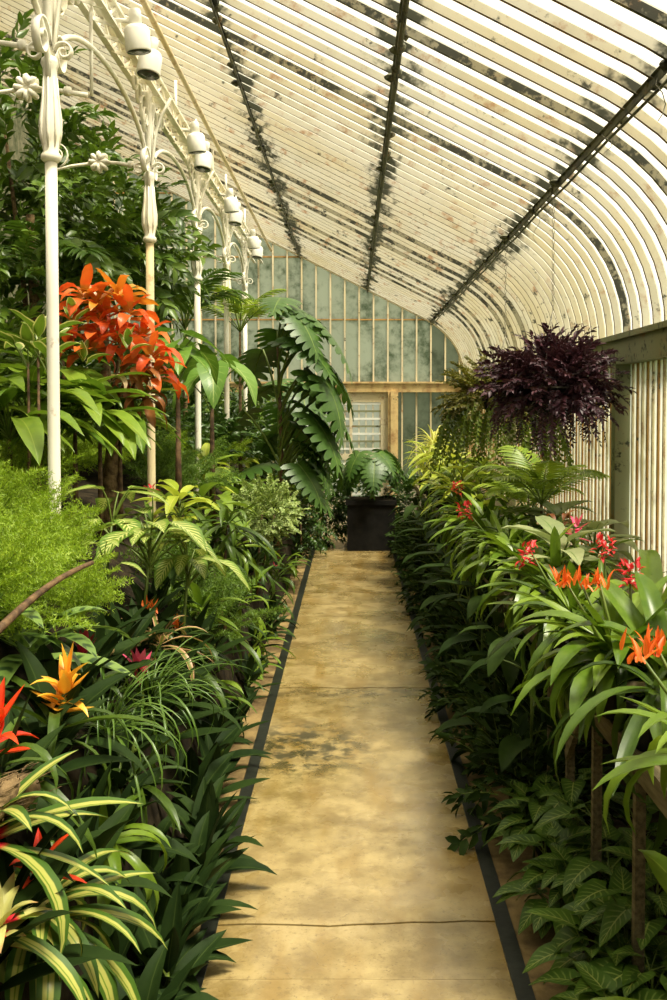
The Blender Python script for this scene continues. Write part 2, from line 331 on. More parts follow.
# ------------------------------------------------------------------ floor and path
def struct(name, me, label=None):
    o = add(name, me); o['kind'] = 'structure'
    if label: o['label'] = label
    return o
m = MB(); m.box((BX - 0.1, Y0, -0.30), (WX + 0.1, D + 0.1, -0.02))
floor = struct('floor', m.mesh('floor', M['earth'], False), 'tan earth floor of the glasshouse under the path')
m = MB(); m.box((-40, -30, -0.5), (40, 60, -0.31)); struct('floor_outside', m.mesh('floor_outside', M['lawn'], False), 'lawn added outside the glasshouse to block light from below')  # added plane; stops the uniform sky from shining up from below
PL, PR = -0.467, 0.502                       # path edges
joints = [Y0, -1.2, -0.1, 0.98, 2.04, 3.09, 3.42, 4.19, 6.38, 7.48, 8.6, 9.7, 10.8, 11.9, 12.98, 13.95]
def edge_line(k):
    y = joints[k]; r = random.Random(k); pts = []
    amp = 0.012 if k == 6 else (0.003 if k != 8 else 0.010)
    off = 0
    for i in range(11):
        x = PL + (PR - PL) * i / 10
        off = off * 0.6 + r.uniform(-amp, amp)
        tilt = (-0.035 * (x / 0.5) * 0.5 - 0.01 if k == 6 else 0)
        pts.append((x, y + off - tilt))
    return pts
lines = [edge_line(k) for k in range(len(joints))]
for k in range(len(joints) - 1):
    g = 0.0045 if k != 5 and k != 6 else 0.0025
    m = MB(); a = lines[k]; b = lines[k + 1]; top = []; bot = []
    ring = [(x, y + g) for x, y in a] + [(x, y - g) for x, y in reversed(b)]
    dz = random.Random(k + 50).uniform(-0.002, 0.002)
    n = len(a)
    ta = [m.vert((x, y + g, dz)) for x, y in a]; tb = [m.vert((x, y - g, dz)) for x, y in b]
    ba = [m.vert((x, y + g, -0.04)) for x, y in a]; bb = [m.vert((x, y - g, -0.04)) for x, y in b]
    for i in range(n - 1):
        m.face(ta[i], ta[i+1], tb[i+1], tb[i]); m.face(ba[i], ba[i+1], ta[i+1], ta[i])
        m.face(tb[i], tb[i+1], bb[i+1], bb[i])
    m.face(ta[0], tb[0], bb[0], ba[0]); m.face(ta[-1], ba[-1], bb[-1], tb[-1])
    add('path_slab', m.mesh('path_slab', M['slab'], False), floor)
for s in (-1, 1):
    ex = 0.53 if s > 0 else -0.495
    boxm('path_edging', (ex - 0.028, Y0, -0.04), (ex + 0.028, 13.2, 0.006), M['edging'], floor)
    boxm('path_verge', (ex + s * 0.028, Y0, -0.04) if s > 0 else (-0.68, Y0, -0.04), (0.78, 13.2, -0.004) if s > 0 else (ex - 0.028, 13.2, -0.004), M['earth'], floor)

# left planting bank (rises to the back wall) and right soil strip
def bank_z(X):
    X = -X
    pts = [(0.66, 0.0), (0.70, 0.15), (0.78, 0.48), (0.95, 0.78), (1.25, 1.04), (1.6, 1.24), (2.0, 1.38), (4.3, 1.5)]
    if X <= pts[0][0]: return 0.0
    for (a, za), (b, zb) in zip(pts, pts[1:]):
        if a <= X <= b: return za + (zb - za) * (X - a) / (b - a)
    return 1.5
m = MB(); xs = [-0.66, -0.70, -0.74, -0.78, -0.86, -0.95, -1.05, -1.17, -1.3, -1.45, -1.6, -1.8, -2.0, -2.4, -3.2, -4.2]
rr = random.Random(3); NY = 56
rows = [[m.vert((x, Y0 + (13.6 - Y0) * j / NY, bank_z(x) + (rr.uniform(-0.03, 0.03) if x < -0.7 else 0))) for x in xs] for j in range(NY + 1)]
for j in range(NY):
    for i in range(len(xs) - 1): m.face(rows[j][i], rows[j+1][i], rows[j+1][i+1], rows[j][i+1])
base = [[m.vert((xs[0], Y0 + (13.6 - Y0) * j / NY, -0.02)), m.vert((xs[-1], Y0 + (13.6 - Y0) * j / NY, -0.02))] for j in (0, NY)]
m.face(*[r for r in rows[NY]], base[1][1], base[1][0]); m.face(*reversed(rows[0]), base[0][0], base[0][1])
bank = struct('ground_bank', m.mesh('ground_bank', M['soil']), 'dark soil bank rising beside the path')
m = MB(); m.box((0.75, Y0, -0.02), (WX - 0.02, 13.4, 0.03)); struct('ground_bed', m.mesh('ground_bed', M['soil'], False), 'dark soil bed under the staging')

# ------------------------------------------------------------------ roof
ceiling = tag(empty('ceiling'), 'curved glass roof of pale glazing bars', None, None, 'structure')
TOPX = BX
path_bar = [(x, z) for x, z in ARC] + [(TOPX, roof_z(TOPX))]
def offs(path):
    out = []
    for i, p in enumerate(path):
        a = Vector(path[max(i-1, 0)]); b = Vector(path[min(i+1, len(path)-1)]); t = (b - a).normalized()
        out.append(Vector((-t.y, t.x)))                   # points into the house or out
    return out
def sweep(m, path, y, wid, dep, out_dep):
    nn = offs(path); rings = []
    for (x, z), nv in zip(path, nn):
        inn = Vector((x, z)) + nv * dep; ou = Vector((x, z)) - nv * out_dep
        rings.append([m.vert(q) for q in ((inn.x, y - wid*0.35, inn.y), (inn.x, y + wid*0.35, inn.y), (ou.x, y + wid/2, ou.y), (ou.x, y - wid/2, ou.y))])
    for r0, r1 in zip(rings, rings[1:]):
        for k in range(4):
            m.cur = 1 if k == 0 else 0; m.face(r0[k], r0[(k+1)%4], r1[(k+1)%4], r1[k])
    m.cur = 0; m.face(*rings[0]); m.face(*reversed(rings[-1]))
m = MB(); sweep(m, path_bar, 0, 0.026, 0.033, 0.008); bar_me = m.mesh('glazing_bar', [M['bar'], M['bar_edge']], False)
bar_dk = bar_me.copy(); bar_dk.materials.clear(); bar_dk.materials.append(M['bar_dark']); bar_dk.materials.append(M['bar_edge'])
nb = int((D - Y0) / PITCHY)
ys = [D - 0.05 - i * PITCHY for i in range(nb + 1)]
segs = [ARC + [(PURL[0][0] - 0.1, roof_z(PURL[0][0] - 0.1))][:0], None]
def line_pts(xa, xb): return [(xa, roof_z(xa)), (xb, roof_z(xb))]
pane_paths = [ARC[:], line_pts(1.03, PURL[1][0]), line_pts(PURL[1][0], PURL[2][0]), line_pts(PURL[2][0], TOPX)]
def pane_mesh(paths):
    m = MB()
    for path in paths:
        nn = offs(path)
        for off, flip in ((0.002, False), (0.006, True)):
            pr = None
            for (x, z), nv in zip(path, nn):
                q = Vector((x, z)) - nv * off
                r = (m.vert((q.x, -PITCHY + 0.006, q.y)), m.vert((q.x, -0.006, q.y)))
                if pr and not flip: m.face(pr[0], pr[1], r[1], r[0])
                pr = r
    return m.mesh('roof_pane', M['roofpane'], False)
pms = [pane_mesh([p]) for p in pane_paths]; pall = pane_mesh(pane_paths)
rr = random.Random(11)
for i, y in enumerate(ys):
    add('glazing_bar', bar_dk if rr.random() < 0.11 else bar_me, ceiling, (0, y, 0))
    if y - PITCHY < Y0: continue
    if y > 1.0:
        for pm in pms: add('roof_pane', pm, ceiling, (0, y, 0))
    else: add('roof_pane', pall, ceiling, (0, y, 0))
for px, pz in PURL:                                       # purlins: an angle iron with a rod under it and rust clumps
    m = MB(); z = roof_z(px)
    m.tube([(px, Y0, z - 0.05), (px, D, z - 0.05)], 0, flat=(0.010, 0.032, (1, 0, 0)))
    m.tube([(px, Y0, z - 0.036), (px, D, z - 0.036)], 0, flat=(0.026, 0.006, (1, 0, -0.5)))
    m.tube([(px + 0.01, Y0 + 0.8 * k, z - 0.085 - (0.004 if k % 2 else -0.006)) for k in range(21)], 0.007, 5)
    rr = random.Random(int(px * 100))
    y = 1.0
    while y < 13.8:                                       # clumps of moss on the purlin
        y += rr.expovariate(1 / 0.30); sx = rr.uniform(0.012, 0.034)
        if y < 13.8: m.lathe([(0.004, -0.028), (sx, -0.014), (sx * 1.2, 0.0), (sx * 0.7, 0.012)], 6, (px + rr.uniform(-0.03, 0.03), y, z - 0.04))
    add('purlin', m.mesh('purlin', M['purlin'], False), ceiling)
# thin broken wires hanging off the purlin
for y, l in ((3.6, 0.16), (4.35, 0.09), (5.6, 0.12), (6.0, 0.2)):
    m = MB(); z = roof_z(1.1) - 0.06; r2 = random.Random(int(y * 10))
    m.tube([(1.1 + 0.02 * math.sin(k * 1.3 + y), y + 0.02 * math.cos(k * 1.7), z - l * k / 5) for k in range(6)], 0.002, 4)
    add('loose_wire', m.mesh('loose_wire', M['chain']), ceiling)

# ------------------------------------------------------------------ right wall
wr = tag(empty('wall_right'), 'glazed side wall of narrow rusty bars behind the staging', None, None, 'structure')
boxm('eave_beam', (WX - 0.09, Y0, 2.05), (WX + 0.06, D, 2.20), M['eave'], wr)
boxm('eave_ledge', (WX - 0.115, Y0, 2.185), (WX + 0.02, D, 2.215), M['eave'], wr)
boxm('dwarf_wall', (WX - 0.03, Y0, -0.02), (WX + 0.10, D, 0.72), M['plaster'], wr)
boxm('sill', (WX - 0.06, Y0, 0.72), (WX + 0.11, D, 0.76), M['rusty'], wr)
m = MB(); m.box((WX - 0.010, -0.010, 0.76), (WX + 0.02, 0.010, 2.06)); wb = m.mesh('wall_bar', M['wallbar'], False)
wb2 = wb.copy(); wb2.materials.clear(); wb2.materials.append(M['wallrust'])
m = MB(); m.box((WX + 0.0, -PITCHY / 2 + 0.017, 0.76), (WX + 0.004, -0.003, 2.05)); wp = m.mesh('wall_pane', M['wallpane'], False)
for i, y in enumerate(ys):
    if y < 1.2: break
    for h in (0, PITCHY / 2):
        add('wall_bar', wb if h else wb2, wr, (0, y - h, 0)); add('wall_pane', wp, wr, (0, y - h - 0.007, 0))
boxm('wall_pane', (WX, Y0, 0.76), (WX + 0.004, 1.1, 2.05), M['wallpane'], wr)
for y in (1.9, 5.8, 9.8): boxm('wall_post', (WX - 0.085, y - 0.045, 0.0), (WX + 0.03, y + 0.045, 2.06), M['eave'], wr)

# ------------------------------------------------------------------ gable wall with door
wk = tag(empty('wall_back'), 'glazed gable wall with greenish panes and cream bars', None, None, 'structure')
zl = [2.12, 3.03, 3.90, 4.78]
MS = 0.2
def gx(i): return 0.30 + MS * i
i0, i1 = -22, 6
for i in range(i0, i1 + 1):
    x = gx(i); top = roof_top(x) - 0.005
    lo = 2.08 if -0.6 < x < 0.56 else 0.7
    if x < BX + 0.03 or x > WX - 0.05: continue
    boxm('gable_mullion', (x - 0.011, D - 0.035, lo), (x + 0.011, D + 0.01, top), M['gablebar'], wk)
rr = random.Random(5)
for i in range(i0 - 1, i1 + 1):
    xa, xb = max(gx(i) + 0.002, BX), min(gx(i + 1) - 0.002, WX)
    if xb - xa < 0.03: continue
    lev = ([0.72] if not (-0.5 < (xa + xb) / 2 < 0.5) else []) + zl + [9]
    for za, zb in zip(lev, lev[1:]):
        ta, tb = min(zb, roof_top(xa)), min(zb, roof_top(xb))
        if ta - za < 0.02 and tb - za < 0.02: continue
        ta, tb = max(ta, za + 0.002), max(tb, za + 0.002)
        m = MB(); q = [m.vert(p) for p in ((xa, D - 0.012, za), (xb, D - 0.012, za), (xb, D - 0.012, tb), (xa, D - 0.012, ta))]
        m.face(*q)
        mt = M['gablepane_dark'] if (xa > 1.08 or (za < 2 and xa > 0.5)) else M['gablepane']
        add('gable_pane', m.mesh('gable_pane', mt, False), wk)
for z in zl[1:]:
    xe = 1.10 + 2 * (PURL[0][1] - z) if z > 3.04 else 1.1
    boxm('gable_transom', (BX, D - 0.025, z - 0.009), (min(xe, 1.12) + 0.04, D + 0.006, z + 0.009), M['wallrust'], wk)
boxm('transom_beam', (BX, D - 0.10, 2.02), (WX, D + 0.04, 2.15), M['rusty'], wk)
boxm('transom_ledge', (BX, D - 0.125, 2.14), (WX, D - 0.02, 2.165), M['rusty'], wk)
for xa, xb in ((BX, -0.62), (0.66, 1.6)):
    boxm('dwarf_wall', (xa, D - 0.06, -0.02), (xb, D + 0.08, 0.70), M['plaster'], wk)
for x, wd in ((0.57, 0.14), (-0.55, 0.12)):
    m = MB(); m.box((x - wd/2, D - 0.12, -0.02), (x + wd/2, D + 0.04, 2.03)); m.box((x - wd/4, D - 0.145, -0.02), (x + wd/4, D - 0.12, 2.03))
    add('door_post', m.mesh('door_post', M['rusty'], False), wk)
# rake trim under the roof at the gable
m = MB(); sweep(m, path_bar, D - 0.03, 0.05, 0.05, 0.0); add('gable_rake', m.mesh('gable_rake', [M['gablebar'], M['gablebar']], False), wk)
door = tag(empty('door_1', (0, D - 0.03, 0)), 'cream glazed door with a white trellis behind its glass', None, None, 'structure')
for a, b in (((-0.51, -0.03, 0.0), (-0.40, 0.02, 2.03)), ((0.40, -0.03, 0.0), (0.51, 0.02, 2.03)), ((-0.40, -0.03, 1.88), (0.40, 0.02, 2.03)), ((-0.40, -0.03, 0.0), (0.40, 0.02, 0.55)), ((-0.40, -0.03, 1.08), (0.40, 0.02, 1.16)), ((-0.035, -0.028, 1.16), (-0.0, 0.018, 1.88)), ((-0.035, -0.028, 0.55), (0.0, 0.018, 1.08))):
    boxm('door_frame', a, b, M['gablebar'], door)
for a, b in (((-0.40, 0, 1.16), (-0.035, 0.004, 1.88)), ((0, 0, 1.16), (0.40, 0.004, 1.88)), ((-0.40, 0, 0.55), (-0.035, 0.004, 1.08)), ((0, 0, 0.55), (0.40, 0.004, 1.08))):
    boxm('door_pane', a, b, M['doorpane'], door)
for k in range(9): boxm('trellis_slat', (-0.39 + 0.0975 * k - 0.008, -0.018, 0.55), (-0.39 + 0.0975 * k + 0.008, -0.012, 1.88), M['gablebar'], door)
for k in range(13):
    z = 0.6 + 0.105 * k; boxm('trellis_slat', (-0.40, -0.024, z - 0.014), (0.40, -0.018, z + 0.014), M['eave'] if k % 2 else M['lattice'], door)
m = MB(); m.lathe([(0.012, 0), (0.02, 0.005), (0.02, 0.03), (0.008, 0.035)], 8); k = add('door_knob', m.mesh('door_knob', M['chain']), door); k.location = (0.44, -0.03, 1.0); k.rotation_euler[0] = R(90)

m = MB(); m.box((BX - 0.3, Y0, -0.02), (BX, D + 0.1, roof_z(BX))); struct('wall_left', m.mesh('wall_left', M['moss_stone'], False), 'tall plastered back wall behind the planting')
m = MB(); m.box((BX, Y0 - 0.1, -0.02), (WX + 0.1, Y0, 3.0)); struct('wall_front', m.mesh('wall_front', M['plaster'], False), 'plastered end wall added behind the camera to keep light out')  # unseen wall, added so the open end lets in no extra light

# ------------------------------------------------------------------ iron columns and girder
PX = -1.30; PY = [4.36, 6.47, 8.44, 10.40, 12.20, 2.3]
GZ = 3.86
def spiral(c, r0, turns, plane, start=0, sgn=1, n=26, shrink=0.86):
    pts = []
    for i in range(n + 1):
        t = i / n; a = start + sgn * t * turns * 2 * math.pi; r = r0 * (1 - shrink * t)
        u, vv = r * math.cos(a), r * math.sin(a)
        pts.append((c[0] + (u if plane == 'x' else 0), c[1] + (u if plane == 'y' else 0), c[2] + vv))
    return pts
def shaft_me():
    m = MB(); m.lathe([(0.045, 0), (0.045, 0.06), (0.030, 0.10), (0.027, 0.14), (0.0265, 1.2), (0.026, 1.79)], 14); return m.mesh('shaft', M['white_iron'])
def capital_me():
    m = MB(); m.lathe([(0.030, 0), (0.043, 0.012), (0.043, 0.03), (0.032, 0.045), (0.040, 0.09), (0.045, 0.13), (0.043, 0.18), (0.034, 0.27), (0.029, 0.35), (0.031, 0.40), (0.040, 0.42), (0.036, 0.44), (0.024, 0.45)], 16)
    return m.mesh('capital', M['white_iron'])
def flutes_me():
    m = MB()
    for k in range(8):
        a = k * math.pi / 4; c, s = math.cos(a), math.sin(a)
        m.tube([(c * r, s * r, z) for r, z in ((0.034, 0.06), (0.043, 0.12), (0.044, 0.18), (0.035, 0.27), (0.030, 0.36))], [0.003, 0.008, 0.008, 0.005, 0.003], 5)
    return m.mesh('fluting', M['white_iron'])
def upper_me():
    m = MB(); m.lathe([(0.022, 0), (0.018, 0.3), (0.018, 0.62)], 10); return m.mesh('upper_stem', M['white_iron'])
def scroll_me(plane, sgn):
    m = MB(); ax = (0, 1, 0) if plane == 'x' else (1, 0, 0)
    e = lambda d, z: ((sgn * d, 0, z) if plane == 'x' else (0, sgn * d, z))
    big = plane == 'y'
    c1 = e(0.125, 0.07) if big else e(0.062, 0.05); pts = list(reversed(spiral(c1, 0.10 if big else 0.045, 1.5 if big else 1.3, plane, math.pi if sgn > 0 else 0, -sgn, 22, 0.8)))
    pts += [e(0.03, 0.16), e(0.045, 0.28), e(0.085, 0.40), e(0.14, 0.50)]
    m.tube(pts, 0, flat=(0.034, 0.009, ax)); return m.mesh('scroll', M['white_iron'])
def top_scroll_me(sgn):
    m = MB(); pts = spiral((0, sgn * 0.12, 0.34), 0.085, 1.6, 'y', R(-90), sgn, 26, 0.82)
    m.tube(pts, 0, flat=(0.024, 0.007, (1, 0, 0))); return m.mesh('scroll', M['white_iron'])
def arm_me():
    m = MB(); m.tube([(-0.02, 0, 0.0), (-0.2, 0, 0.03), (-0.30, 0, 0.035), (-0.5, 0, 0.01), (-0.66, 0, -0.03)], [0.014, 0.011, 0.012, 0.010, 0.008], 7)
    m.lathe([(0.018, -0.02), (0.024, 0), (0.018, 0.02)], 8, (-0.12, 0, 0.02))
    return m.mesh('tie_arm', M['white_iron'])
def rosette_me():
    m = MB()
    for k in range(8):
        a = k * math.pi / 4; c, s = math.cos(a), math.sin(a)
        for yy in (-0.022, 0.022):
            m.tube([(0, 0, 0), (c * 0.03, yy, s * 0.03), (c * 0.055, yy * 1.2, s * 0.055), (c * 0.068, yy * 0.5, s * 0.068)], [0.010, 0.016, 0.015, 0.004], 6)
    m.lathe([(0.004, -0.028), (0.022, -0.016), (0.022, 0.016), (0.004, 0.028)], 8)
    return m.mesh('rosette', M['white_iron'])
def armscroll_me():
    m = MB(); m.tube(spiral((-0.60, 0, 0.085), 0.085, 2.1, 'x', R(-70), 1, 34, 0.88), 0, flat=(0.018, 0.007, (0, 1, 0))); return m.mesh('arm_scroll', M['white_iron'])
SH, CAPM, FLU, UP, ARM, ROS, ASC = shaft_me(), capital_me(), flutes_me(), upper_me(), arm_me(), rosette_me(), armscroll_me()
SH2 = SH.copy(); SH2.materials.clear(); SH2.materials.append(M['tan_iron'])
SCR = [scroll_me('x', 1), scroll_me('x', -1), scroll_me('y', 1), scroll_me('y', -1), top_scroll_me(1), top_scroll_me(-1)]
clab = ['white iron column rising from the bright feathery fern', 'white iron column with tan lower shaft behind the red bromeliads', 'white iron column above the elephant ear leaves',
        'white iron column beside the tall monstera, next to last before the gable', 'white iron column next to the glazed gable', 'white iron column standing closest to the added end wall']
for k, y in enumerate(PY):
    zb = bank_z(PX) - 0.03
    c = tag(empty('iron_column', (PX, y, zb)), clab[k], 'column', 'white iron columns along the bank')
    capz = 2.86 - zb
    sh = add('shaft', SH2 if k == 1 else SH, c); sh.scale[2] = (capz + 0.01) / 1.79
    cp = add('capital', CAPM, c, (0, 0, capz)); add('fluting', FLU, cp)
    add('upper_stem', UP, c, (0, 0, capz + 0.43))
    for s in SCR: add('scroll', s, c, (0, 0, capz + 0.42))
    ar = add('tie_arm', ARM, c, (0, 0, capz + 0.48)); add('rosette', ROS, ar, (-0.32, 0, 0.035)); add('arm_scroll', ASC, ar)
g = tag(empty('lattice_girder', (PX, 0, GZ)), 'long white lattice girder carried on the columns under the roof', 'girder')
for x in (-0.05, 0.05):
    for z in (-0.05, 0.06):
        m = MB(); m.box((x - 0.018, Y0, z - 0.008), (x + 0.018, D - 0.05, z + 0.008)); add('chord', m.mesh('chord', M['white_iron'], False), g)
m = MB(); m.tube([(0, 0, -0.045), (0, 0.16, 0.055)], 0, flat=(0.012, 0.014, (1, 0, 0))); m.tube([(0, 0.16, 0.055), (0, 0.32, -0.045)], 0, flat=(0.012, 0.014, (1, 0, 0)))
brc = m.mesh('brace', M['white_iron'], False)
y = 0.4
while y < D - 0.5:
    add('brace', brc, g, (0.05, y, 0)); add('brace', brc, g, (-0.05, y + 0.16, 0)); y += 0.32
m = MB(); m.tube([(-0.05, 0, -0.055), (0.05, 0.12, -0.055)], 0, flat=(0.020, 0.006, (0, 0, 1)))
cb = m.mesh('cross_brace', M['white_iron'], False); y = 0.4
while y < D - 0.5: add('cross_brace', cb, g, (0, y, 0)); y += 0.24
allp = sorted(PY)
for a, b in zip(allp, allp[1:]):
    m = MB(); n = 22; half = (b - a) / 2; cy = (a + b) / 2; pts = []
    for i in range(n + 1):
        t = math.pi * i / n
        pts.append((0, cy - (half - 0.02) * math.cos(t), 3.22 - GZ + 0.40 * math.sin(t) ** 0.9))
    m.tube(pts, 0.014, 7); add('arch', m.mesh('arch', M['white_iron']), g)
    for s in (-1, 1):                                     # spandrel rings between arch and girder
        for q, (rad, dy, dz) in enumerate(((0.085, 0.16, -0.20), (0.055, 0.31, -0.145), (0.04, 0.42, -0.115))):
            m = MB(); m.tube([(0, cy + s * (half - dy) + rad * math.cos(t), dz + rad * math.sin(t)) for t in [2 * math.pi * j / 16 for j in range(17)]], 0, flat=(0.02, 0.006, (1, 0, 0)))
            add('spandrel_ring', m.mesh('spandrel_ring', M['white_iron']), g)
for y in allp + [(a + b) / 2 for a, b in zip(allp, allp[1:])]:
    m = MB(); m.tube([(0, y, 0.05), (0, y, roof_z(PX) - GZ - 0.03)], 0.012, 6); add('strut', m.mesh('strut', M['white_iron']), g)
# one tie arm at mid bay
ar = add('tie_arm', ARM, g, (0, 5.05, 3.36 - GZ)); add('rosette', ROS, ar, (-0.32, 0, 0.035)); add('arm_scroll', ASC, ar)
m = MB(); m.tube([(PX, 5.05, 3.36), (PX, 5.05, GZ - 0.05)], 0.010, 6); o = add('drop_rod', m.mesh('drop_rod', M['white_iron']), g); o.location = (-PX, 0, -GZ)
m = MB(); m.tube([(-1.12, Y0, 3.98), (-1.12, D - 0.05, 3.98)], 0.018, 8); tag(add('conduit_pipe', m.mesh('conduit_pipe', M['tan_iron'])), 'thin tan pipe running under the roof beside the lattice girder', 'pipe')

# spotlights
def lamp_meshes():
    m = MB(); m.lathe([(0.052, -0.13), (0.066, -0.132), (0.068, -0.125), (0.066, -0.02), (0.055, 0.0), (0.034, 0.006)], 20); body = m.mesh('lamp_body', M['lampwhite'])
    m = MB(); m.lathe([(0.034, 0.0), (0.034, 0.07), (0.028, 0.085), (0.012, 0.088)], 16); neck = m.mesh('neck', M['lampwhite'])
    m = MB(); m.lathe([(0.02, -0.134), (0.062, -0.1335), (0.062, -0.12), (0.02, -0.12)], 20); lens = m.mesh('lens', M['lens'])
    m = MB(); m.tube([(0, 0, 0.02), (-0.05, 0, 0.03), (-0.115, 0, 0.04)], 0.012, 6); arm = m.mesh('bracket', M['lampwhite'])
    return body, neck, lens, arm
LB, LN, LL, LA = lamp_meshes()
lampspots = [(139, 26, 5.35), (153, 53, 5.75), (197, 134, 7.35), (206, 153, 7.80), (232, 198, 9.45), (238, 211, 9.95), (254, 237, 11.6), (258.5, 247, 12.2)]
for k, (px, py, y) in enumerate(lampspots):
    q = at(px, py, y)
    far = k % 2
    bay = ['first', 'second', 'third', 'fourth'][k // 2]
    o = tag(empty('spotlight', (-1.14, y, q.z)), 'white cylindrical spotlight on the girder, %s of its pair, %s' % ('tilted one' if far else 'upright one', ['above the red bromeliads', 'above the elephant ear leaves', 'beside the monstera', 'close to the gable'][k // 2]), 'spotlight', 'spotlights on the girder')
    o.rotation_euler = (R(-9 if far else 6), R(6 if far else -5), 0)
    b = add('lamp_body', LB, o); add('lens', LL, b); add('neck', LN, o); add('bracket', LA, o)

# ================================================================== plants
# ------------------------------------------------------------------ leaf shapes
PROF = {
 'strap':  lambda t: min(1.0, 0.55 + 1.5 * t) * (1.0 if t < 0.6 else max(0.0, 1 - ((t - 0.6) / 0.4) ** 1.8)),
 'sword':  lambda t: min(1.0, 0.6 + 2.0 * t) * max(0.0, 1 - t ** 1.6),
 'lance':  lambda t: max(0.0, math.sin(math.pi * min(1, t ** 0.75 * 0.96 + 0.04))) ** 0.9,
 'ovate':  lambda t: max(0.0, math.sin(math.pi * min(1, t ** 0.62 * 0.95 + 0.05))) ** 0.8,
 'heart':  lambda t: max(0.0, math.sin(math.pi * min(1, t ** 0.50 * 0.86 + 0.14))) ** 0.85,
 'bract':  lambda t: min(1.0, 0.5 + 2.0 * t) * max(0.0, 1 - t ** 2.2),
}
def blade(mb, base, yaw_pitch, L, W, prof, bend, fold=0.15, ns=7, lobe=0.0, wave=0.0, side=(0, 1, 0), half=2, bp=1.0, rs=None):
    """one leaf blade; starts at base with pitch (radians above the horizontal, in the local XZ plane) and bends down by `bend`"""
    pf = PROF[prof]; rows = []; p = Vector(base); pitch = yaw_pitch; side = Vector(side)
    for i in range(ns + 1):
        t = i / ns; a = pitch - bend * t ** bp
        d = Vector((math.cos(a), 0, math.sin(a))); up = Vector((-math.sin(a), 0, math.cos(a)))
        if i: p = p + d * (L / ns)
        hw = W / 2 * pf(t); row = []
        ks = range(-half, half + 1)
        wv = wave * W * math.sin(t * 9 + (rs or 0))
        for k in ks:
            u = k / half
            q = p + side * (hw * u) + up * (abs(u) * hw * fold * 2 + wv * u * u) - d * (lobe * L * abs(u) ** 1.4 * (1 - t) ** 2)
            row.append(mb.vert(q, (0.5 + 0.5 * u, t)))
        rows.append(row)
    for r0, r1 in zip(rows, rows[1:]):
        for k in range(len(r0) - 1): mb.face(r0[k], r0[k + 1], r1[k + 1], r1[k])
    return p
def leaf_meshes(name, mat, L, W, prof, bends, fold=0.15, ns=7, lobe=0.0, wave=0.0, half=2, bp=1.3):
    out = []
    for i, b in enumerate(bends):
        m = MB(); blade(m, (0, 0, 0), 0, L, W, prof, R(b), fold, ns, lobe, wave, half=half, bp=bp, rs=i * 2.1); out.append(m.mesh(name, mat))
    return out
def stalked_meshes(name, mat, SL, L, W, prof, elevs, droop=60, fold=0.12, lobe=0.0, wave=0.03, bend=35, r=0.005, ns=7):
    out = []
    for i, e in enumerate(elevs):
        m = MB(); pts = []; p = Vector((0, 0, 0)); a = R(e)
        for k in range(6):
            pts.append(p.copy()); aa = a - R(droop * 0.35) * (k / 5) ** 2
            if k < 5: p = p + Vector((math.cos(aa), 0, math.sin(aa))) * (SL / 5)
        m.cur = 1; m.tube(pts, [r * 1.2, r, r, r, r * 0.9, r * 0.8], 5, False); m.cur = 0
        blade(m, pts[-1], R(e - droop * 0.6 - 10), L, W, prof, R(bend), fold, ns, lobe, wave, rs=i * 1.7)
        out.append(m.mesh(name, [mat, G['stalk']]))
    return out
def monstera_meshes(mat, SL, L, W, elevs):
    out = []
    for i, e in enumerate(elevs):
        m = MB(); rs = random.Random(i + 40); pts = []; p = Vector((0, 0, 0)); a = R(e)
        for k in range(7):
            pts.append(p.copy()); aa = a - R(28) * (k / 6) ** 2
            if k < 6: p = p + Vector((math.cos(aa), 0, math.sin(aa))) * (SL / 6)
        m.cur = 1; m.tube(pts, 0.011, 5, False); m.cur = 0
        b0 = pts[-1]; pit = R((-8, -26, -40, -55)[i % 4]); bend = R(34); n = 8; spine = []; q = b0.copy()
        for k in range(n + 1):
            t = k / n; aa = pit - bend * t; d = Vector((math.cos(aa), 0, math.sin(aa))); up = Vector((-math.sin(aa), 0, math.cos(aa)))
            if k: q = q + d * (L / n)
            spine.append((q.copy(), d, up, t))
        wid = lambda t: W / 2 * max(0.12, math.sin(math.pi * min(1, t ** 0.55 * 0.88 + 0.12))) ** 0.8
        for s in (-1, 1):
            for k in range(n):                               # each rib carries one finger; the slits between fingers are open
                (p0, d0, u0, t0), (p1, d1, u1, t1) = spine[k], spine[k + 1]
                tm = (t0 + t1) / 2; w_ = wid(tm) * rs.uniform(0.94, 1.05); S = Vector((0, s, 0))
                back = 0.34 * (1 - t0) ** 2 - 0.04; swp = 0.22 * t0 + 0.05
                prev = None
                for j, fr in enumerate((0.0, 0.28, 0.55, 0.8, 1.0)):
                    sh = (-back + swp * fr) * W * 0.5 * fr * 1.1
                    dz = 0.16 * fr - 0.34 * fr * fr
                    gap = 0.0 if fr <= 0.28 else (0.06 if fr < 0.6 else 0.2)
                    mid = (p0 + p1) / 2; hl = (p1 - p0) / 2 * (1 - gap) * (0.55 if fr == 1.0 else 1) * (1.2 if fr > 0.2 else 1)
                    c = mid + S * (w_ * fr) + d0 * sh + u0 * (dz * w_)
                    a_ = m.vert(c - hl, (0.5 + 0.5 * s * fr, t0)); b_ = m.vert(c + hl, (0.5 + 0.5 * s * fr, t1))
                    if prev: m.face(prev[0], prev[1], b_, a_) if s < 0 else m.face(prev[0], a_, b_, prev[1])
                    prev = (a_, b_)
        m.cur = 1; m.tube([x[0] - x[2] * 0.003 for x in spine], [0.008 * (1.05 - x[3]) for x in spine], 4, False)
        out.append(m.mesh('leaf', [mat, G['stalk']]))
    return out
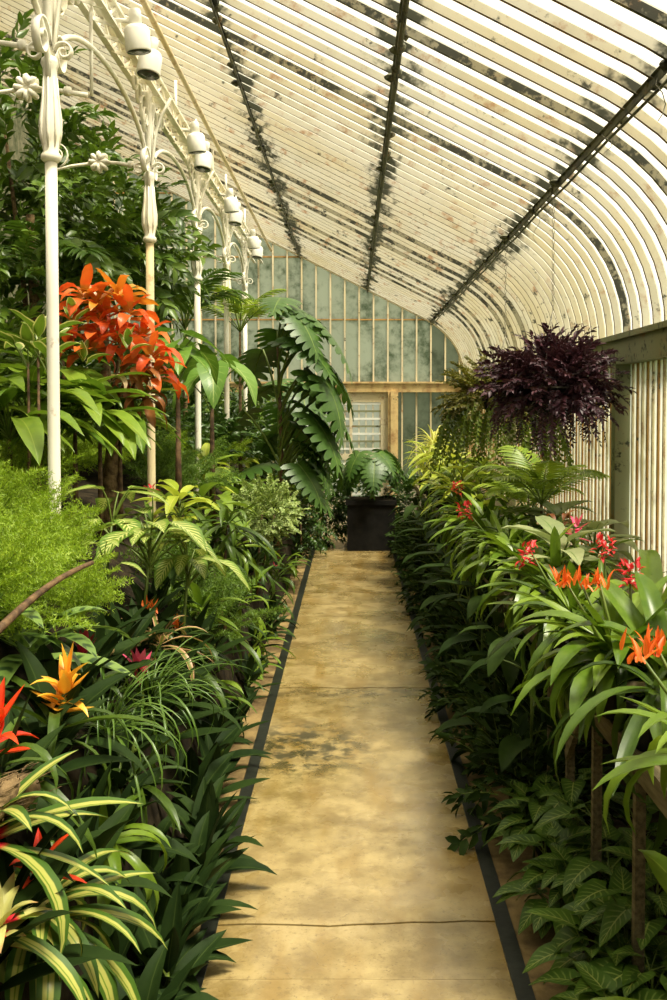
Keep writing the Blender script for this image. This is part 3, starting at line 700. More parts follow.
def sprig_mesh(mat, stemL, nl, L, W, prof='lance', bend=25, seed=0, spread=55, ns=3, half=1, stem=0.003, stemmat=None, term=True, hang=0):
    rs = random.Random(seed); m = MB(); pts = []; p = Vector((0, 0, 0)); K = 6
    for k in range(K + 1):
        pts.append(p.copy()); a = -R(bend) * (k / K) + R(8)
        p = p + Vector((math.cos(a), rs.uniform(-0.06, 0.06), math.sin(a))) * (stemL / K)
    m.cur = 1; m.tube(pts, [stem * (1.15 - 0.13 * k) for k in range(K + 1)], 4, False); m.cur = 0
    for i in range(nl):
        t = (i + 0.7) / nl; f = t * K; k = min(K - 1, int(f)); b = pts[k].lerp(pts[k + 1], f - k)
        sub = MB(); l = L * rs.uniform(0.75, 1.15) * (1 - 0.25 * t)
        blade(sub, (0, 0, 0), R(rs.uniform(-10, 25)), l, W * l / L, prof, R(rs.uniform(20, 60)), 0.2, ns, half=half)
        az = (1 if i % 2 else -1) * R(rs.uniform(spread - 20, spread + 20)) * (1 - 0.4 * t); rl = R(rs.uniform(-50, 50))
        mt = Matrix.Translation(b) @ Euler((rl, 0, az)).to_matrix().to_4x4()
        o = len(m.v)
        for v, u in zip(sub.v, sub.uv): m.vert(mt @ Vector(v), u)
        for fc in sub.f: m.face(*[x + o for x in fc])
    if term: 
        o = len(m.v); sub = MB(); blade(sub, pts[-1], -R(bend * 0.6), L * 0.8, W * 0.8, prof, R(25), 0.2, ns, half=half)
        for v, u in zip(sub.v, sub.uv): m.vert(v, u)
        for fc in sub.f: m.face(*[x + o for x in fc])
    return m.mesh('sprig', [mat, stemmat or G['stalk']])
def plume_mesh(mat, L, seed, spread=0.5, needle=0.022, nb=15, bend=50):
    """feathery fern plume: a stem with side twigs that carry fine needles"""
    rs = random.Random(seed); m = MB(); pts = []; p = Vector((0, 0, 0)); K = 10
    for k in range(K + 1):
        pts.append(p.copy()); a = R(18) - R(bend) * (k / K) ** 1.4; p = p + Vector((math.cos(a), 0, math.sin(a))) * (L / K)
    m.cur = 1; m.tube(pts, [0.003 * (1.1 - k / K) for k in range(K + 1)], 3, False); m.cur = 0
    for i in range(nb * 2):
        t = 0.06 + 0.93 * (i // 2) / nb; f = t * K; k = min(K - 1, int(f)); b = pts[k].lerp(pts[k + 1], f - k); s = 1 if i % 2 else -1
        ln = L * spread * math.sin(math.pi * (0.15 + 0.82 * t)) ** 0.8 * rs.uniform(0.75, 1.1)
        dirv = Vector((0.75, s * 0.85, rs.uniform(-0.25, 0.45))).normalized(); n = max(3, int(ln / 0.0085))
        for j in range(n):
            q = b + dirv * (ln * (j + 0.5) / n) + Vector((0, 0, -0.25 * ln * ((j + .5) / n) ** 2))
            for _ in range(2):
                nd = Vector((rs.uniform(-0.2, 1), rs.uniform(-1, 1), rs.uniform(-0.5, 0.9))).normalized() * needle * rs.uniform(0.7, 1.2)
                sd = nd.cross(Vector((rs.uniform(-1, 1), rs.uniform(-1, 1), 1))).normalized() * needle * 0.10
                a_ = m.vert(q - sd, (0.3, 0)); c_ = m.vert(q + sd, (0.7, 0)); e_ = m.vert(q + nd, (0.5, 1)); m.face(a_, c_, e_)
    return m.mesh('frond', [mat, G['stalk']])
def palm_mesh(mat, L, n, ll, lw, bend, elev, stalk=0.3, droop=40):
    m = MB(); pts = []; p = Vector((0, 0, 0)); K = 12
    for k in range(K + 1):
        pts.append(p.copy()); a = R(elev) - R(bend) * (k / K) ** 1.5; p = p + Vector((math.cos(a), 0, math.sin(a))) * (L / K)
    m.cur = 1; m.tube(pts, [0.008 * (1.1 - k / K) for k in range(K + 1)], 4, False); m.cur = 0
    for i in range(n):
        t = stalk + (1 - stalk) * (i + 0.5) / n; f = t * K; k = min(K - 1, int(f)); b = pts[k].lerp(pts[k + 1], f - k); tv = (pts[k + 1] - pts[k]).normalized()
        u = (t - stalk) / (1 - stalk); l = ll * math.sin(math.pi * (0.22 + 0.68 * u))
        for s in (-1, 1):
            sub = MB(); blade(sub, (0, 0, 0), R(12), l, lw, 'lance', R(droop), 0.25, 4, half=1)
            az = s * R(68 - 30 * u); pit = math.asin(tv.z)
            mt = Matrix.Translation(b) @ Matrix.Rotation(-pit, 4, 'Y') @ Matrix.Rotation(az, 4, 'Z'); o = len(m.v)
            for v, uv in zip(sub.v, sub.uv): m.vert(mt @ Vector(v), uv)
            for fc in sub.f: m.face(*[x + o for x in fc])
    return m.mesh('frond', [mat, G['stalk']])

# ------------------------------------------------------------------ assembling plants
def put(name, me, root, az, el=0.0, s=1.0, base=(0, 0, 0), roll=0.0):
    mt = Matrix.Translation(base) @ Matrix.Rotation(az, 4, 'Z') @ Matrix.Rotation(-el, 4, 'Y') @ Matrix.Rotation(roll, 4, 'X') @ Matrix.Scale(s, 4)
    return add(name, me, root, mtx=mt)
def rosette(root, meshes, n, e0, e1, seed, s0=0.8, s1=1.1, az0=0, az1=360, base_r=0.015, z0=0.0, z1=0.05, name='leaf', rollj=12):
    """leaves spiral from the outside (elevation e0) to the heart (elevation e1)"""
    rs = random.Random(seed)
    for i in range(n):
        t = i / max(1, n - 1); az = R(az0) + (i * R(137.5)) % (R(az1 - az0) or 1) + rs.uniform(-0.2, 0.2)
        el = R(e0 + (e1 - e0) * t + rs.uniform(-6, 6))
        put(name, rs.choice(meshes), root, az, el, rs.uniform(s0, s1) * (1 - 0.18 * t), (base_r * math.cos(az), base_r * math.sin(az), z0 + (z1 - z0) * t), R(rs.uniform(-rollj, rollj)))
def dirmat(p, d, s, roll=0.0):
    q = Vector(d).normalized().to_track_quat('X', 'Z')
    return Matrix.Translation(p) @ q.to_matrix().to_4x4() @ Matrix.Rotation(roll, 4, 'X') @ Matrix.Scale(s, 4)
def bushy(root, meshes, n, rad, seed, c=(0, 0, 0), s0=0.8, s1=1.2, up=0.4, lo=-0.3, inner=0.55, name='sprig', face=None, jr=1.0):
    rs = random.Random(seed); k = 0
    while k < n:
        v = Vector((rs.gauss(0, 1), rs.gauss(0, 1), rs.gauss(0, 1))).normalized()
        if v.z < lo: continue
        if face is not None and v.dot(Vector(face)) < rs.uniform(-0.9, 0.2): continue
        f = rs.uniform(inner, 0.9); p = Vector((v.x * rad[0], v.y * rad[1], v.z * rad[2])) * f + Vector(c)
        d = v + Vector((rs.uniform(-.4, .4), rs.uniform(-.4, .4), up + rs.uniform(-.3, .3))) * jr
        add(name, rs.choice(meshes), root, mtx=dirmat(p, d, rs.uniform(s0, s1), rs.uniform(-0.8, 0.8))); k += 1
def pot(root, r=0.075, h=0.13, mat=None):
    m = MB(); m.lathe([(r * 0.72, -h), (r * 0.93, -0.02), (r * 1.05, -0.018), (r * 1.05, 0.0), (r * 0.9, 0.0), (r * 0.85, -0.02)], 12); return add('pot', m.mesh('pot', mat or M['pot'], False), root)
def stems(root, pts_list, rad, mat, name='stem', n=6):
    for pts in pts_list:
        m = MB(); k = len(pts); m.tube(pts, [rad * (1 - 0.5 * i / max(1, k - 1)) for i in range(k)], n); add(name, m.mesh(name, mat), root)

# shared leaf meshes
B = (10, 45, 80, 115)
L_strap = leaf_meshes('leaf', G['strap'], 0.36, 0.050, 'strap', (25, 60, 95, 125), 0.22, 8)
L_strapdk = leaf_meshes('leaf', G['strap_dark'], 0.40, 0.042, 'strap', (30, 70, 110, 140), 0.22, 8)
L_wide = leaf_meshes('leaf', G['strap'], 0.44, 0.078, 'strap', (25, 60, 95), 0.18, 8, wave=0.05)
L_rhoeo = leaf_meshes('leaf', G['rhoeo'], 0.27, 0.078, 'lance', (5, 30, 60), 0.18, 6)
L_vari = leaf_meshes('leaf', G['variegated'], 0.36, 0.056, 'strap', (35, 70, 105), 0.15, 9)
L_guz = leaf_meshes('bract', G['guzmania'], 0.125, 0.046, 'bract', (-10, 35, 75), 0.25, 5)
L_red = leaf_meshes('bract', G['redstar'], 0.13, 0.046, 'bract', (-5, 30, 60), 0.25, 5)
L_cream = leaf_meshes('bract', G['creamstar'], 0.14, 0.045, 'bract', (10, 50, 85), 0.25, 5)
L_pink = leaf_meshes('bract', G['pink'], 0.10, 0.034, 'bract', (5, 20), 0.2, 4)
L_crim = leaf_meshes('bract', G['crimson'], 0.10, 0.04, 'bract', (5, 20), 0.2, 4)
L_coral = leaf_meshes('bract', G['coral'], 0.062, 0.017, 'bract', (0, 25), 0.3, 4)
L_redfl = leaf_meshes('bract', G['scarlet'], 0.030, 0.016, 'bract', (15, 50), 0.3, 3)
L_rb = leaf_meshes('leaf', G['redbrom'], 0.26, 0.085, 'strap', (40, 85, 120), 0.12, 6, wave=0.12)
L_ob = leaf_meshes('leaf', G['orangebrom'], 0.24, 0.075, 'strap', (30, 70), 0.12, 6, wave=0.1)
L_bz = leaf_meshes('leaf', G['bronze'], 0.24, 0.060, 'strap', (60, 100, 130), 0.12, 6)
L_ce = leaf_meshes('leaf', G['cream_edge'], 0.17, 0.075, 'ovate', (15, 50), 0.3, 6)
L_aspi = stalked_meshes('leaf', G['aspidistra'], 0.16, 0.36, 0.105, 'lance', (82, 66, 50, 36), 40, 0.16, 0, 0.06, 55)
L_cedge = stalked_meshes('leaf', G['cream_edge'], 0.16, 0.22, 0.09, 'ovate', (85, 65, 50), 30, 0.3, 0, 0.08, 30)
L_agla = stalked_meshes('leaf', G['aglaonema'], 0.20, 0.22, 0.115, 'ovate', (82, 70, 58, 44), 92, 0.12, 0.04, 0.04, 40)
L_syn = stalked_meshes('leaf', G['syngonium'], 0.16, 0.165, 0.115, 'heart', (75, 58, 42, 26), 62, 0.12, 0.22, 0.03, 30, 0.003)
L_alo = stalked_meshes('leaf', G['alocasia'], 0.50, 0.46, 0.30, 'heart', (86, 76, 66), 150, 0.12, 0.26, 0.04, 45, 0.009)
L_lime = stalked_meshes('leaf', G['lime'], 0.07, 0.26, 0.075, 'lance', (80, 62, 45, 28), 30, 0.2, 0, 0.05, 45)
L_mon = monstera_meshes(G['monstera'], 0.55, 0.52, 0.50, (88, 75, 62, 50))
L_grass = leaf_meshes('blade', G['grass'], 0.46, 0.010, 'strap', (70, 110, 150, 170), 0.3, 9, half=1)
L_spider = leaf_meshes('leaf', G['spider'], 0.34, 0.020, 'sword', (50, 90, 130), 0.2, 6, half=1)
L_strp = leaf_meshes('leaf', G['striped'], 0.34, 0.034, 'strap', (45, 85, 120), 0.2, 7)
L_cal = leaf_meshes('leaf', G['calathea'], 0.42, 0.085, 'strap', (40, 75), 0.12, 8)
L_sil = stalked_meshes('leaf', G['silver'], 0.12, 0.24, 0.11, 'ovate', (75, 55, 35), 45, 0.14, 0, 0.05, 40)
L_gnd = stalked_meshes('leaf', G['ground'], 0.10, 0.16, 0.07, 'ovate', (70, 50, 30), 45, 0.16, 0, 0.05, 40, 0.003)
S_tree = [sprig_mesh(G['tree'], 0.34, 15, 0.125, 0.046, 'lance', 25, i, ns=3) for i in range(4)]
S_shrub = [sprig_mesh(G['shrub_dark'], 0.20, 9, 0.095, 0.042, 'ovate', 25, 10 + i) for i in range(3)]
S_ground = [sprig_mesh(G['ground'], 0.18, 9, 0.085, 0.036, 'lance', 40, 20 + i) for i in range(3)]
S_pale = [sprig_mesh(G['pale'], 0.12, 22, 0.030, 0.022, 'ovate', 30, 30 + i, spread=80) for i in range(3)]
S_purple = [sprig_mesh(G['purple'], 0.20, 24, 0.056, 0.024, 'lance', 50, 40 + i, spread=65, stemmat=G['purple']) for i in range(3)]
S_olive = [sprig_mesh(G['olive'], 0.18, 22, 0.042, 0.022, 'ovate', 50, 50 + i) for i in range(3)]
S_gtrail = [sprig_mesh(G['greentrail'], 0.30, 20, 0.036, 0.020, 'ovate', 15, 60 + i, spread=70) for i in range(3)]
S_ptrail = [sprig_mesh(G['purple'], 0.24, 18, 0.045, 0.018, 'lance', 15, 65 + i, spread=70, stemmat=G['purple']) for i in range(3)]
F_fern = [plume_mesh(G['fern'], 0.30, i, 0.34) for i in range(3)]
F_ferndk = [plume_mesh(G['fern_dark'], 0.28, 5 + i, 0.34) for i in range(2)]
P_palm = [palm_mesh(G['palm'], 0.70, 17, 0.25, 0.030, b, e) for b, e in ((70, 70), (95, 60), (60, 45))]
P_palmd = [palm_mesh(G['palm_dark'], 0.75, 17, 0.26, 0.028, b, e) for b, e in ((80, 75), (100, 62))]

def plant(name, loc, label, cat, group=None, rz=0.0):
    return tag(empty(name, loc, rz), label, cat, group, 'thing')
def on_bank(px, py, h):
    """where the sight line through a pixel meets a surface h above the bank"""
    y = 1.2
    while y < 13.5:
        p = at(px, py, y)
        if p.z <= bank_z(p.x) + h and p.x < -0.5: return p
        y += 0.02
    return at(px, py, 13.3)
def on_level(px, py, z):
    a = at(px, py, 1.0); b = at(px, py, 2.0); t = (z - a.z) / (b.z - a.z)
    return at(px, py, 1.0 + t)

# ------------------------------------------------------------------ staging on the right
SZ = 0.86; SX0, SX1 = 0.80, 1.50
for k, (ya, yb) in enumerate(((0.3, 3.86), (4.02, 8.6), (8.66, 12.7))):
    t = tag(empty('staging_bench', (0, ya, 0)), ['weathered wooden staging bench with rail above the arrowhead vines', 'weathered wooden staging bench under the flowering bromeliads and purple hanging basket', 'weathered wooden staging bench under the pale arching plants by the gable'][k], 'bench', 'staging benches on the right')
    L = yb - ya
    boxm('front_rail', (SX0 - 0.022, 0, SZ - 0.075), (SX0 + 0.012, L, SZ - 0.005), M['wood'], t)
    boxm('back_rail', (SX1 - 0.02, 0, SZ - 0.075), (SX1 + 0.01, L, SZ - 0.005), M['wood'], t)
    for j in range(6):
        x = SX0 + 0.015 + j * 0.115; boxm('slat', (x, 0, SZ - 0.026), (x + 0.085, L, SZ - 0.004), M['wood'], t)
    for y in ((0.1, 1.5, 2.55, 3.05, 3.46) if k == 0 else (0.1, 1.5, 3.0, L - 0.1)):
        for x in (SX0 + 0.03, SX1 - 0.03):
            m = MB(); m.box((x - 0.015, y - 0.015, 0.02), (x + 0.015, y + 0.015, SZ - 0.076)); add('leg', m.mesh('leg', M['wood'], False), t)
        boxm('cross_bar', (SX0 + 0.012, y - 0.02, SZ - 0.076), (SX1 - 0.02, y + 0.02, SZ - 0.03), M['wood'], t)
    if k == 0:
        m = MB(); m.tube([(SX0 + 0.02, L - 0.1, 0.48), (SX0 + 0.02, L - 0.42, SZ - 0.06)], 0, flat=(0.02, 0.035, (1, 0, 0))); add('brace', m.mesh('brace', M['wood'], False), t)

# ------------------------------------------------------------------ LEFT BANK
rs = random.Random(21)
def near_left(y): return next(t for lim, t in ((3.0, 'below the striped bromeliad'), (4.2, 'below the grassy tufts'), (6.0, 'below the silver-veined plants'), (8.2, 'below the frothy shrub'), (10.6, 'below the tall monstera'), (99, 'near the planter box')) if y < lim)
def near_right(y): return next(t for lim, t in ((4.6, 'next to the arrowhead vines'), (6.0, 'below the coral flowers'), (7.6, 'below the purple hanging basket'), (9.2, 'below the feathery palms'), (11.0, 'below the pale arching plants'), (99, 'near the planter box')) if y < lim)
# dark pointed rosettes along the path edge
gl = 'dark green rosette of pointed leaves at the left path edge, %s'
y = 1.9; k = 0
while y < 12.6:
    for row in ((0, 1, 2) if y < 6 else (0, 1)):
        x = (((-0.57 if y < 4.1 else -0.65), -0.78, -0.92)[row]) + rs.uniform(-0.03, 0.03); yy = y + (0.16 if row else 0) + rs.uniform(-0.1, 0.1)
        if row == 0 and y > 4.1 and rs.random() < 0.45: continue
        p = plant('boat_lily', (x, yy, bank_z(x) + (0.0 if row == 0 else -0.02)), gl % near_left(yy) if row == 0 else gl.replace('at the left path edge', 'on the bank') % near_left(yy), 'plant', 'dark rosettes along the left path edge')
        big = (1.15 if y < 5 else 0.92) * rs.uniform(0.7, 1.12)
        rosette(p, L_rhoeo, 11 if row == 0 else 10, rs.uniform(8, 34), 78, k, 0.75 * big, 1.1 * big, z0=0.04, z1=0.14); k += 1
        stems(p, [[(0, 0, -0.02), (0, 0, 0.15)]], 0.018, G['stalk'], 'stem')
    y += 0.25 if y < 4.6 else 0.38

for x, yy in ((-0.55, 2.55), (-0.54, 2.85), (-0.56, 3.15), (-0.55, 3.45), (-0.56, 3.8), (-0.68, 2.7), (-0.68, 3.3)):
    p = plant('boat_lily', (x, yy, bank_z(x)), gl.replace('at the left path edge', 'spilling over the path edging') % near_left(yy), 'plant', 'dark rosettes along the left path edge')
    rosette(p, L_rhoeo, 12, 18, 78, int(yy * 100), 0.75, 1.1, z0=0.04, z1=0.18); stems(p, [[(0, 0, -0.01), (0, 0, 0.19)]], 0.018, G['stalk'], 'stem')
# striped bromeliad at the near corner with scarlet heart
p = plant('striped_bromeliad', on_bank(40, 905, 0.24) - Vector((0, 0, 0.05)), 'yellow and green striped bromeliad with a scarlet heart', 'bromeliad')
rosette(p, L_vari, 30, -14, 52, 3, 0.75, 1.08); rosette(p, L_red, 9, 20, 60, 4, 0.75, 1.0, name='bract', z0=0.11, z1=0.15); stems(p, [[(0, 0, 0), (0, 0, 0.15)]], 0.012, G['stalk'])
p = plant('cream_bromeliad', on_bank(-4, 945, 0.26), 'cream-green star bromeliad with brown tips by the striped bromeliad', 'bromeliad')
rosette(p, L_cream, 16, 5, 70, 5, 0.8, 1.2, name='bract'); rosette(p, L_vari, 10, -15, 20, 6, 0.7, 0.9)
p = plant('striped_bromeliad', on_bank(-20, 850, 0.2), 'yellow and green striped bromeliad without a flower, under the fibrous log', 'bromeliad')
rosette(p, L_vari, 22, 0, 65, 8, 0.8, 1.1)
# fibrous log
q0, q1 = at(-25, 812, 2.22), at(33, 785, 2.38)
m = MB(); d = q1 - q0; q0 = q0 - d * 1.4
rl = random.Random(8); K = 8
m.tube([q0.lerp(q1, i / K) + Vector((rl.uniform(-.006, .006), 0, rl.uniform(-.006, .006))) for i in range(K + 1)], [0.045 + rl.uniform(-0.004, 0.006) for _ in range(K)] + [0.032], 12)
for k in range(260):
    t = rl.random(); c_ = q0.lerp(q1, t); an = rl.uniform(0, 6.28); ax = (q1 - q0).normalized(); u_ = ax.orthogonal().normalized(); v_ = ax.cross(u_)
    nrm = u_ * math.cos(an) + v_ * math.sin(an); b_ = c_ + nrm * 0.043
    m.tube([b_, b_ + nrm * 0.006 + ax * rl.uniform(-0.02, 0.03), b_ + nrm * rl.uniform(0.004, 0.014) + ax * rl.uniform(-0.04, 0.06)], [0.0022, 0.0016, 0.0006], 3, False)
tag(add('fibrous_log', m.mesh('fibrous_log', M['bark'])), 'short brown fibrous log lying among the striped leaves', 'log')
# orange and scarlet guzmanias
def guzmania(loc, label, brs, seed, lean=(0, 0), n=15, sc=1.0, leaves=L_strap, nl=14, nameb='guzmania', stem=0.16, group=None):
    p = plant(nameb, loc, label, 'bromeliad', group)
    rosette(p, leaves, nl, -5, 55, seed, 0.7, 1.0)
    top = Vector((lean[0], lean[1], stem)); stems(p, [[(0, 0, 0), top * 0.6, top]], 0.014, G['stalk'], 'stem')
    rz = random.Random(seed + 9)
    for i in range(n):
        t = i / (n - 1); z = 0.45 + 0.55 * t
        put('bract', rz.choice(brs), p, i * 2.4 + rz.uniform(-.2, .2), R(8 + 68 * t + rz.uniform(-8, 8)), sc * rz.uniform(0.75, 1.05), top * z)
    return p
guzmania(on_bank(54, 712, 0.24) - Vector((0, 0, 0.08)), 'orange-yellow star-flowered guzmania among dark leaves', L_guz, 12, (0.035, 0.02), 18, 1.02, L_strapdk, 11)
guzmania(on_bank(-10, 745, 0.20) - Vector((0, 0, 0.10)), 'scarlet star-flowered guzmania beside the orange guzmania', L_red, 13, (0.02, 0), 12, 1.05, L_strapdk)
# big banded leaves behind them
p = plant('banded_plant', on_bank(30, 660, 0.10), 'plant with dark-banded grey-green leaves behind the orange guzmania', 'plant')
rosette(p, L_cal, 9, 10, 60, 15, 0.8, 1.1); 
p = plant('banded_plant', on_bank(-15, 640, 0.10), 'plant with dark-banded leaves at the foot of the bright fern', 'plant')
rosette(p, L_cal, 8, 20, 60, 16, 0.8, 1.1)
# bright green broad leaves at (60-90, 810-830)
p = plant('green_bromeliad', on_bank(105, 835, 0.22) - Vector((0, 0, 0.05)), 'green bromeliad with blunt glossy leaves beside the striped bromeliad', 'bromeliad')
rosette(p, L_strap, 16, -20, 60, 17, 0.75, 1.0)
p = plant('green_bromeliad', on_bank(130, 790, 0.18), 'dark strap-leaved bromeliad under the grassy tuft', 'bromeliad')
rosette(p, L_strapdk, 16, -10, 60, 18, 0.6, 0.9)
# grassy tuft
for (px, py, h, lab, sd) in ((150, 700, 0.22, 'grassy tuft with arching thin blades below the pink bract', 19), (105, 735, 0.20, 'grassy tuft of thin blades below the orange guzmania', 20)):
    p = plant('grass_tuft', on_bank(px, py, h), lab, 'grass')
    rosette(p, L_grass, 70, 20, 80, sd, 0.6, 1.0, base_r=0.03)
# pink and crimson bracts
for (px, py, brs, lab, sc, ty) in ((140, 668, L_pink, 'pink paddle-shaped bract above the grassy tuft', 1.35, 0), (83, 645, L_crim, 'crimson closed bract beside the tan cane', 1.1, 0)):
    q = on_bank(px, py, 0.26); p = plant('bract_flower', q - Vector((0, 0, 0.20)), lab, 'flower')
    stems(p, [[(0, 0, 0), (0.01, 0, 0.1), (0.0, 0, 0.16)]], 0.008, G['stalk'])
    for i in range(6): put('bract', brs[i % 2], p, i * 1.05, R(66 + 4 * (i % 3)), sc, (0, 0, 0.13 + 0.008 * i))
    rosette(p, L_strapdk, 8, 10, 60, int(px), 0.5, 0.8)
# pink-striped bromeliad with orange flowers, at (110-180, 600-680)
p = plant('striped_bromeliad', on_bank(160, 650, 0.18), 'bromeliad with pink-edged narrow leaves under the small orange flowers', 'bromeliad'); rosette(p, L_strp, 18, 0, 65, 23, 0.7, 1.05)
def spray(loc, label, brs, seed, n=22, h=0.16, rad=0.07, sc=1.0, leaves=L_strap, nl=12, ls=0.8, cat='bromeliad', group=None, name='flowering_bromeliad', withpot=False, e0=0, e1=62, lean=(0, 0)):
    p = plant(name, loc, label, cat, group); rz = random.Random(seed)
    rosette(p, leaves, nl, e0, e1, seed, ls * 0.8, ls * 1.15)
    top = Vector((lean[0], lean[1], h)); stems(p, [[(0, 0, 0), top * 0.5 + Vector((0.005, 0, 0)), top]], 0.007, G['stalk'])
    for i in range(n):
        t = i / n; put('bract', rz.choice(brs), p, i * 2.4, R((45 if brs is L_coral else -10) + (45 if brs is L_coral else 85) * t + rz.uniform(-14, 14)), sc * rz.uniform(0.7, 1.1), top + Vector((rz.uniform(-.5, .5) * rad, rz.uniform(-.5, .5) * rad, (t - 0.7) * rad * (0.4 if brs is L_coral else 1.1))))
    if withpot: pot(p)
    return p
spray(on_bank(172, 622, 0.24) - Vector((0, 0, 0.16)), 'bromeliad with a small orange flower spray beside the patterned leaves', L_coral, 24, 16, 0.15, 0.06, 1.0, L_strapdk, 10, 0.7)
spray(on_bank(150, 604, 0.24) - Vector((0, 0, 0.18)), 'bromeliad with a sparse coral flower spray behind the tan cane', L_coral, 25, 10, 0.16, 0.08, 0.9, L_strapdk, 8, 0.7)
spray(on_bank(152, 492, 0.3) - Vector((0, 0, 0.22)), 'bromeliad with a small red flower at the foot of the tan-shafted column', L_redfl, 26, 16, 0.24, 0.05, 1.2, L_strapdk, 10, 0.7)
spray(on_bank(275, 566, 0.25) - Vector((0, 0, 0.14)), 'bromeliad with one pink flower head overhanging the path edge', L_pink, 27, 8, 0.14, 0.03, 0.5, L_strapdk, 12, 0.8)
# diagonal brown branch and tan cane
a, b = at(-12, 640, 2.70), at(92, 564, 3.45)
m = MB(); m.tube([a.lerp(b, t) + Vector((0, 0, 0.03 * math.sin(t * 3))) for t in [i / 8 for i in range(9)]], [0.013 - 0.0006 * i for i in range(9)], 8); tag(add('fallen_branch', m.mesh('fallen_branch', M['stem'])), 'dark brown branch leaning across the bright fern', 'branch')
a, b = on_bank(86, 662, 0.18), on_bank(153, 634, 0.22)
m = MB(); m.tube([a.lerp(b, t) for t in [i / 10 for i in range(11)]], [0.013 + (0.0025 if i % 2 else 0) for i in range(11)], 8); tag(add('tan_cane', m.mesh('tan_cane', M['cane'])), 'tan ringed cane lying below the crimson bract', 'cane')
# feathery fern bank
fl = [(-10, 520), (30, 500), (62, 478), (10, 560), (42, 545), (-15, 590), (25, 600), (60, 595), (-25, 470), (10, 455), (45, 462), (85, 462), (110, 466), (55, 628), (-5, 625), (35, 455)]
for i, (px, py) in enumerate(fl):
    p = plant('feathery_fern', on_bank(px - 12, py, 0.12) - Vector((0, 0, 0.02)), 'bright green feathery fern ' + ('hugging the foot of the first column' if i in (2, 9, 10, 11, 12, 15) else 'under the dark leaning branch' if i in (6, 7, 13, 5, 14) else 'above the dark leaning branch'), 'fern', 'feathery ferns on the bank')
    bushy(p, F_fern, 30, (0.14, 0.14, 0.15), 100 + i, (0, 0, 0.02), 0.55, 0.95, 0.35, -0.1, 0.3, 'frond')
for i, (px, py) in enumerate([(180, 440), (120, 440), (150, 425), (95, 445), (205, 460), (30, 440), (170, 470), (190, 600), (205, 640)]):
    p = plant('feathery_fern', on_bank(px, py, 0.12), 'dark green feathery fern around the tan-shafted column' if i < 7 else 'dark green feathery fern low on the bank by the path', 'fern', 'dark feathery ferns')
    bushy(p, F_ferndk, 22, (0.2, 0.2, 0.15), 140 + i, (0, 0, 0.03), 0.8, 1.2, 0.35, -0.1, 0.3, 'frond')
for i, (px, py) in enumerate([(-25, 445), (0, 432), (25, 448), (75, 440), (95, 430), (118, 452), (140, 462), (165, 452), (190, 462), (215, 465), (60, 428), (130, 436), (235, 456), (160, 480), (185, 490)]):
    p = plant('feathery_fern', on_bank(px, py, 0.16) - Vector((0, 0, 0.04)), 'mid green feathery fern carpeting the bank ' + ('around the tan-shafted column' if px > 100 else 'behind the first column'), 'fern', 'feathery ferns carpeting the bank')
    bushy(p, F_ferndk if i % 3 else F_fern, 26, (0.20, 0.20, 0.16), 1000 + i, (0, 0, 0.04), 0.8, 1.2, 0.35, -0.1, 0.3, 'frond')
# patterned broad leaves
for i, (px, py, y, sc, n, lab) in enumerate([(150, 555, 4.5, 1.05, 18, 'silver-veined broad-leaved plant beside the bright fern, largest of its kind'), (188, 572, 4.7, 0.9, 13, 'silver-veined broad-leaved plant next to the strap-leaved bromeliads'), (112, 528, 4.6, 0.9, 9, 'silver-veined plant with upright leaves behind the dark branch'), (104, 565, 4.1, 0.6, 6, 'small silver-veined plant tucked against the bright fern')]):
    q = at(px, py, y) - Vector((0, 0, 0.10)); p = plant('aglaonema', q, lab, 'plant')
    stems(p, [[(-0.05, 0, bank_z(q.x) - q.z - 0.05), (0, 0, 0.12)]], 0.012, G['stalk'])
    for j in range(n): rz = random.Random(i * 40 + j); put('leaf', rz.choice(L_agla), p, j * 2.4 + i, 0, sc * rz.uniform(0.75, 1.1), (0, 0, rz.uniform(0, 0.12)))
# strap-leaved bromeliads along the middle of the bank
ml = [(232, 540), (255, 560), (212, 560), (240, 595), (268, 590), (222, 625), (250, 640), (205, 680), (228, 515), (280, 570), (288, 585), (185, 650), (200, 600), (262, 615), (215, 530), (244, 665), (272, 625), (236, 690), (285, 560)]
for i, (px, py) in enumerate(ml):
    q = at(px, py, (0.72 if px > 225 else 0.80) / ((352 - px) / 1000)); sb = bank_z(q.x) - q.z
    p = plant('strap_bromeliad', q - Vector((0, 0, 0.08)), '%s green strap-leaved bromeliad crowding the bank, %s' % ('dark' if i % 3 else 'bright', near_left(q.y).replace('below', 'beside')), 'bromeliad', 'strap bromeliads on the left bank')
    rosette(p, L_strapdk if i % 3 else L_strap, 19, -25, 66, 200 + i, 0.7, 1.1); stems(p, [[(-0.08, 0, min(-0.05, sb)), (0, 0, 0.02)]], 0.018, M['stem'])
p = plant('strap_bromeliad', on_bank(205, 660, 0.30) - Vector((0, 0, 0.2)), 'bromeliad with one broad yellow-green leaf held upright', 'bromeliad'); rosette(p, L_wide, 8, 25, 70, 31, 0.6, 0.85)
# pale frothy shrub
p = plant('frothy_shrub', at(262, 520, 7.6), 'pale yellow-green frothy small-leaved shrub spilling toward the path', 'shrub')
bushy(p, S_pale, 260, (0.26, 0.50, 0.22), 33, (0.03, 0, 0.06), 0.7, 1.1, 0.1, -0.9, 0.45, jr=2.6)
stems(p, [[(-0.05, 0, -0.6), (0.0, 0.02, 0.08)], [(-0.05, 0, -0.6), (0.1, -0.05, 0.05)]], 0.01, M['stem'])
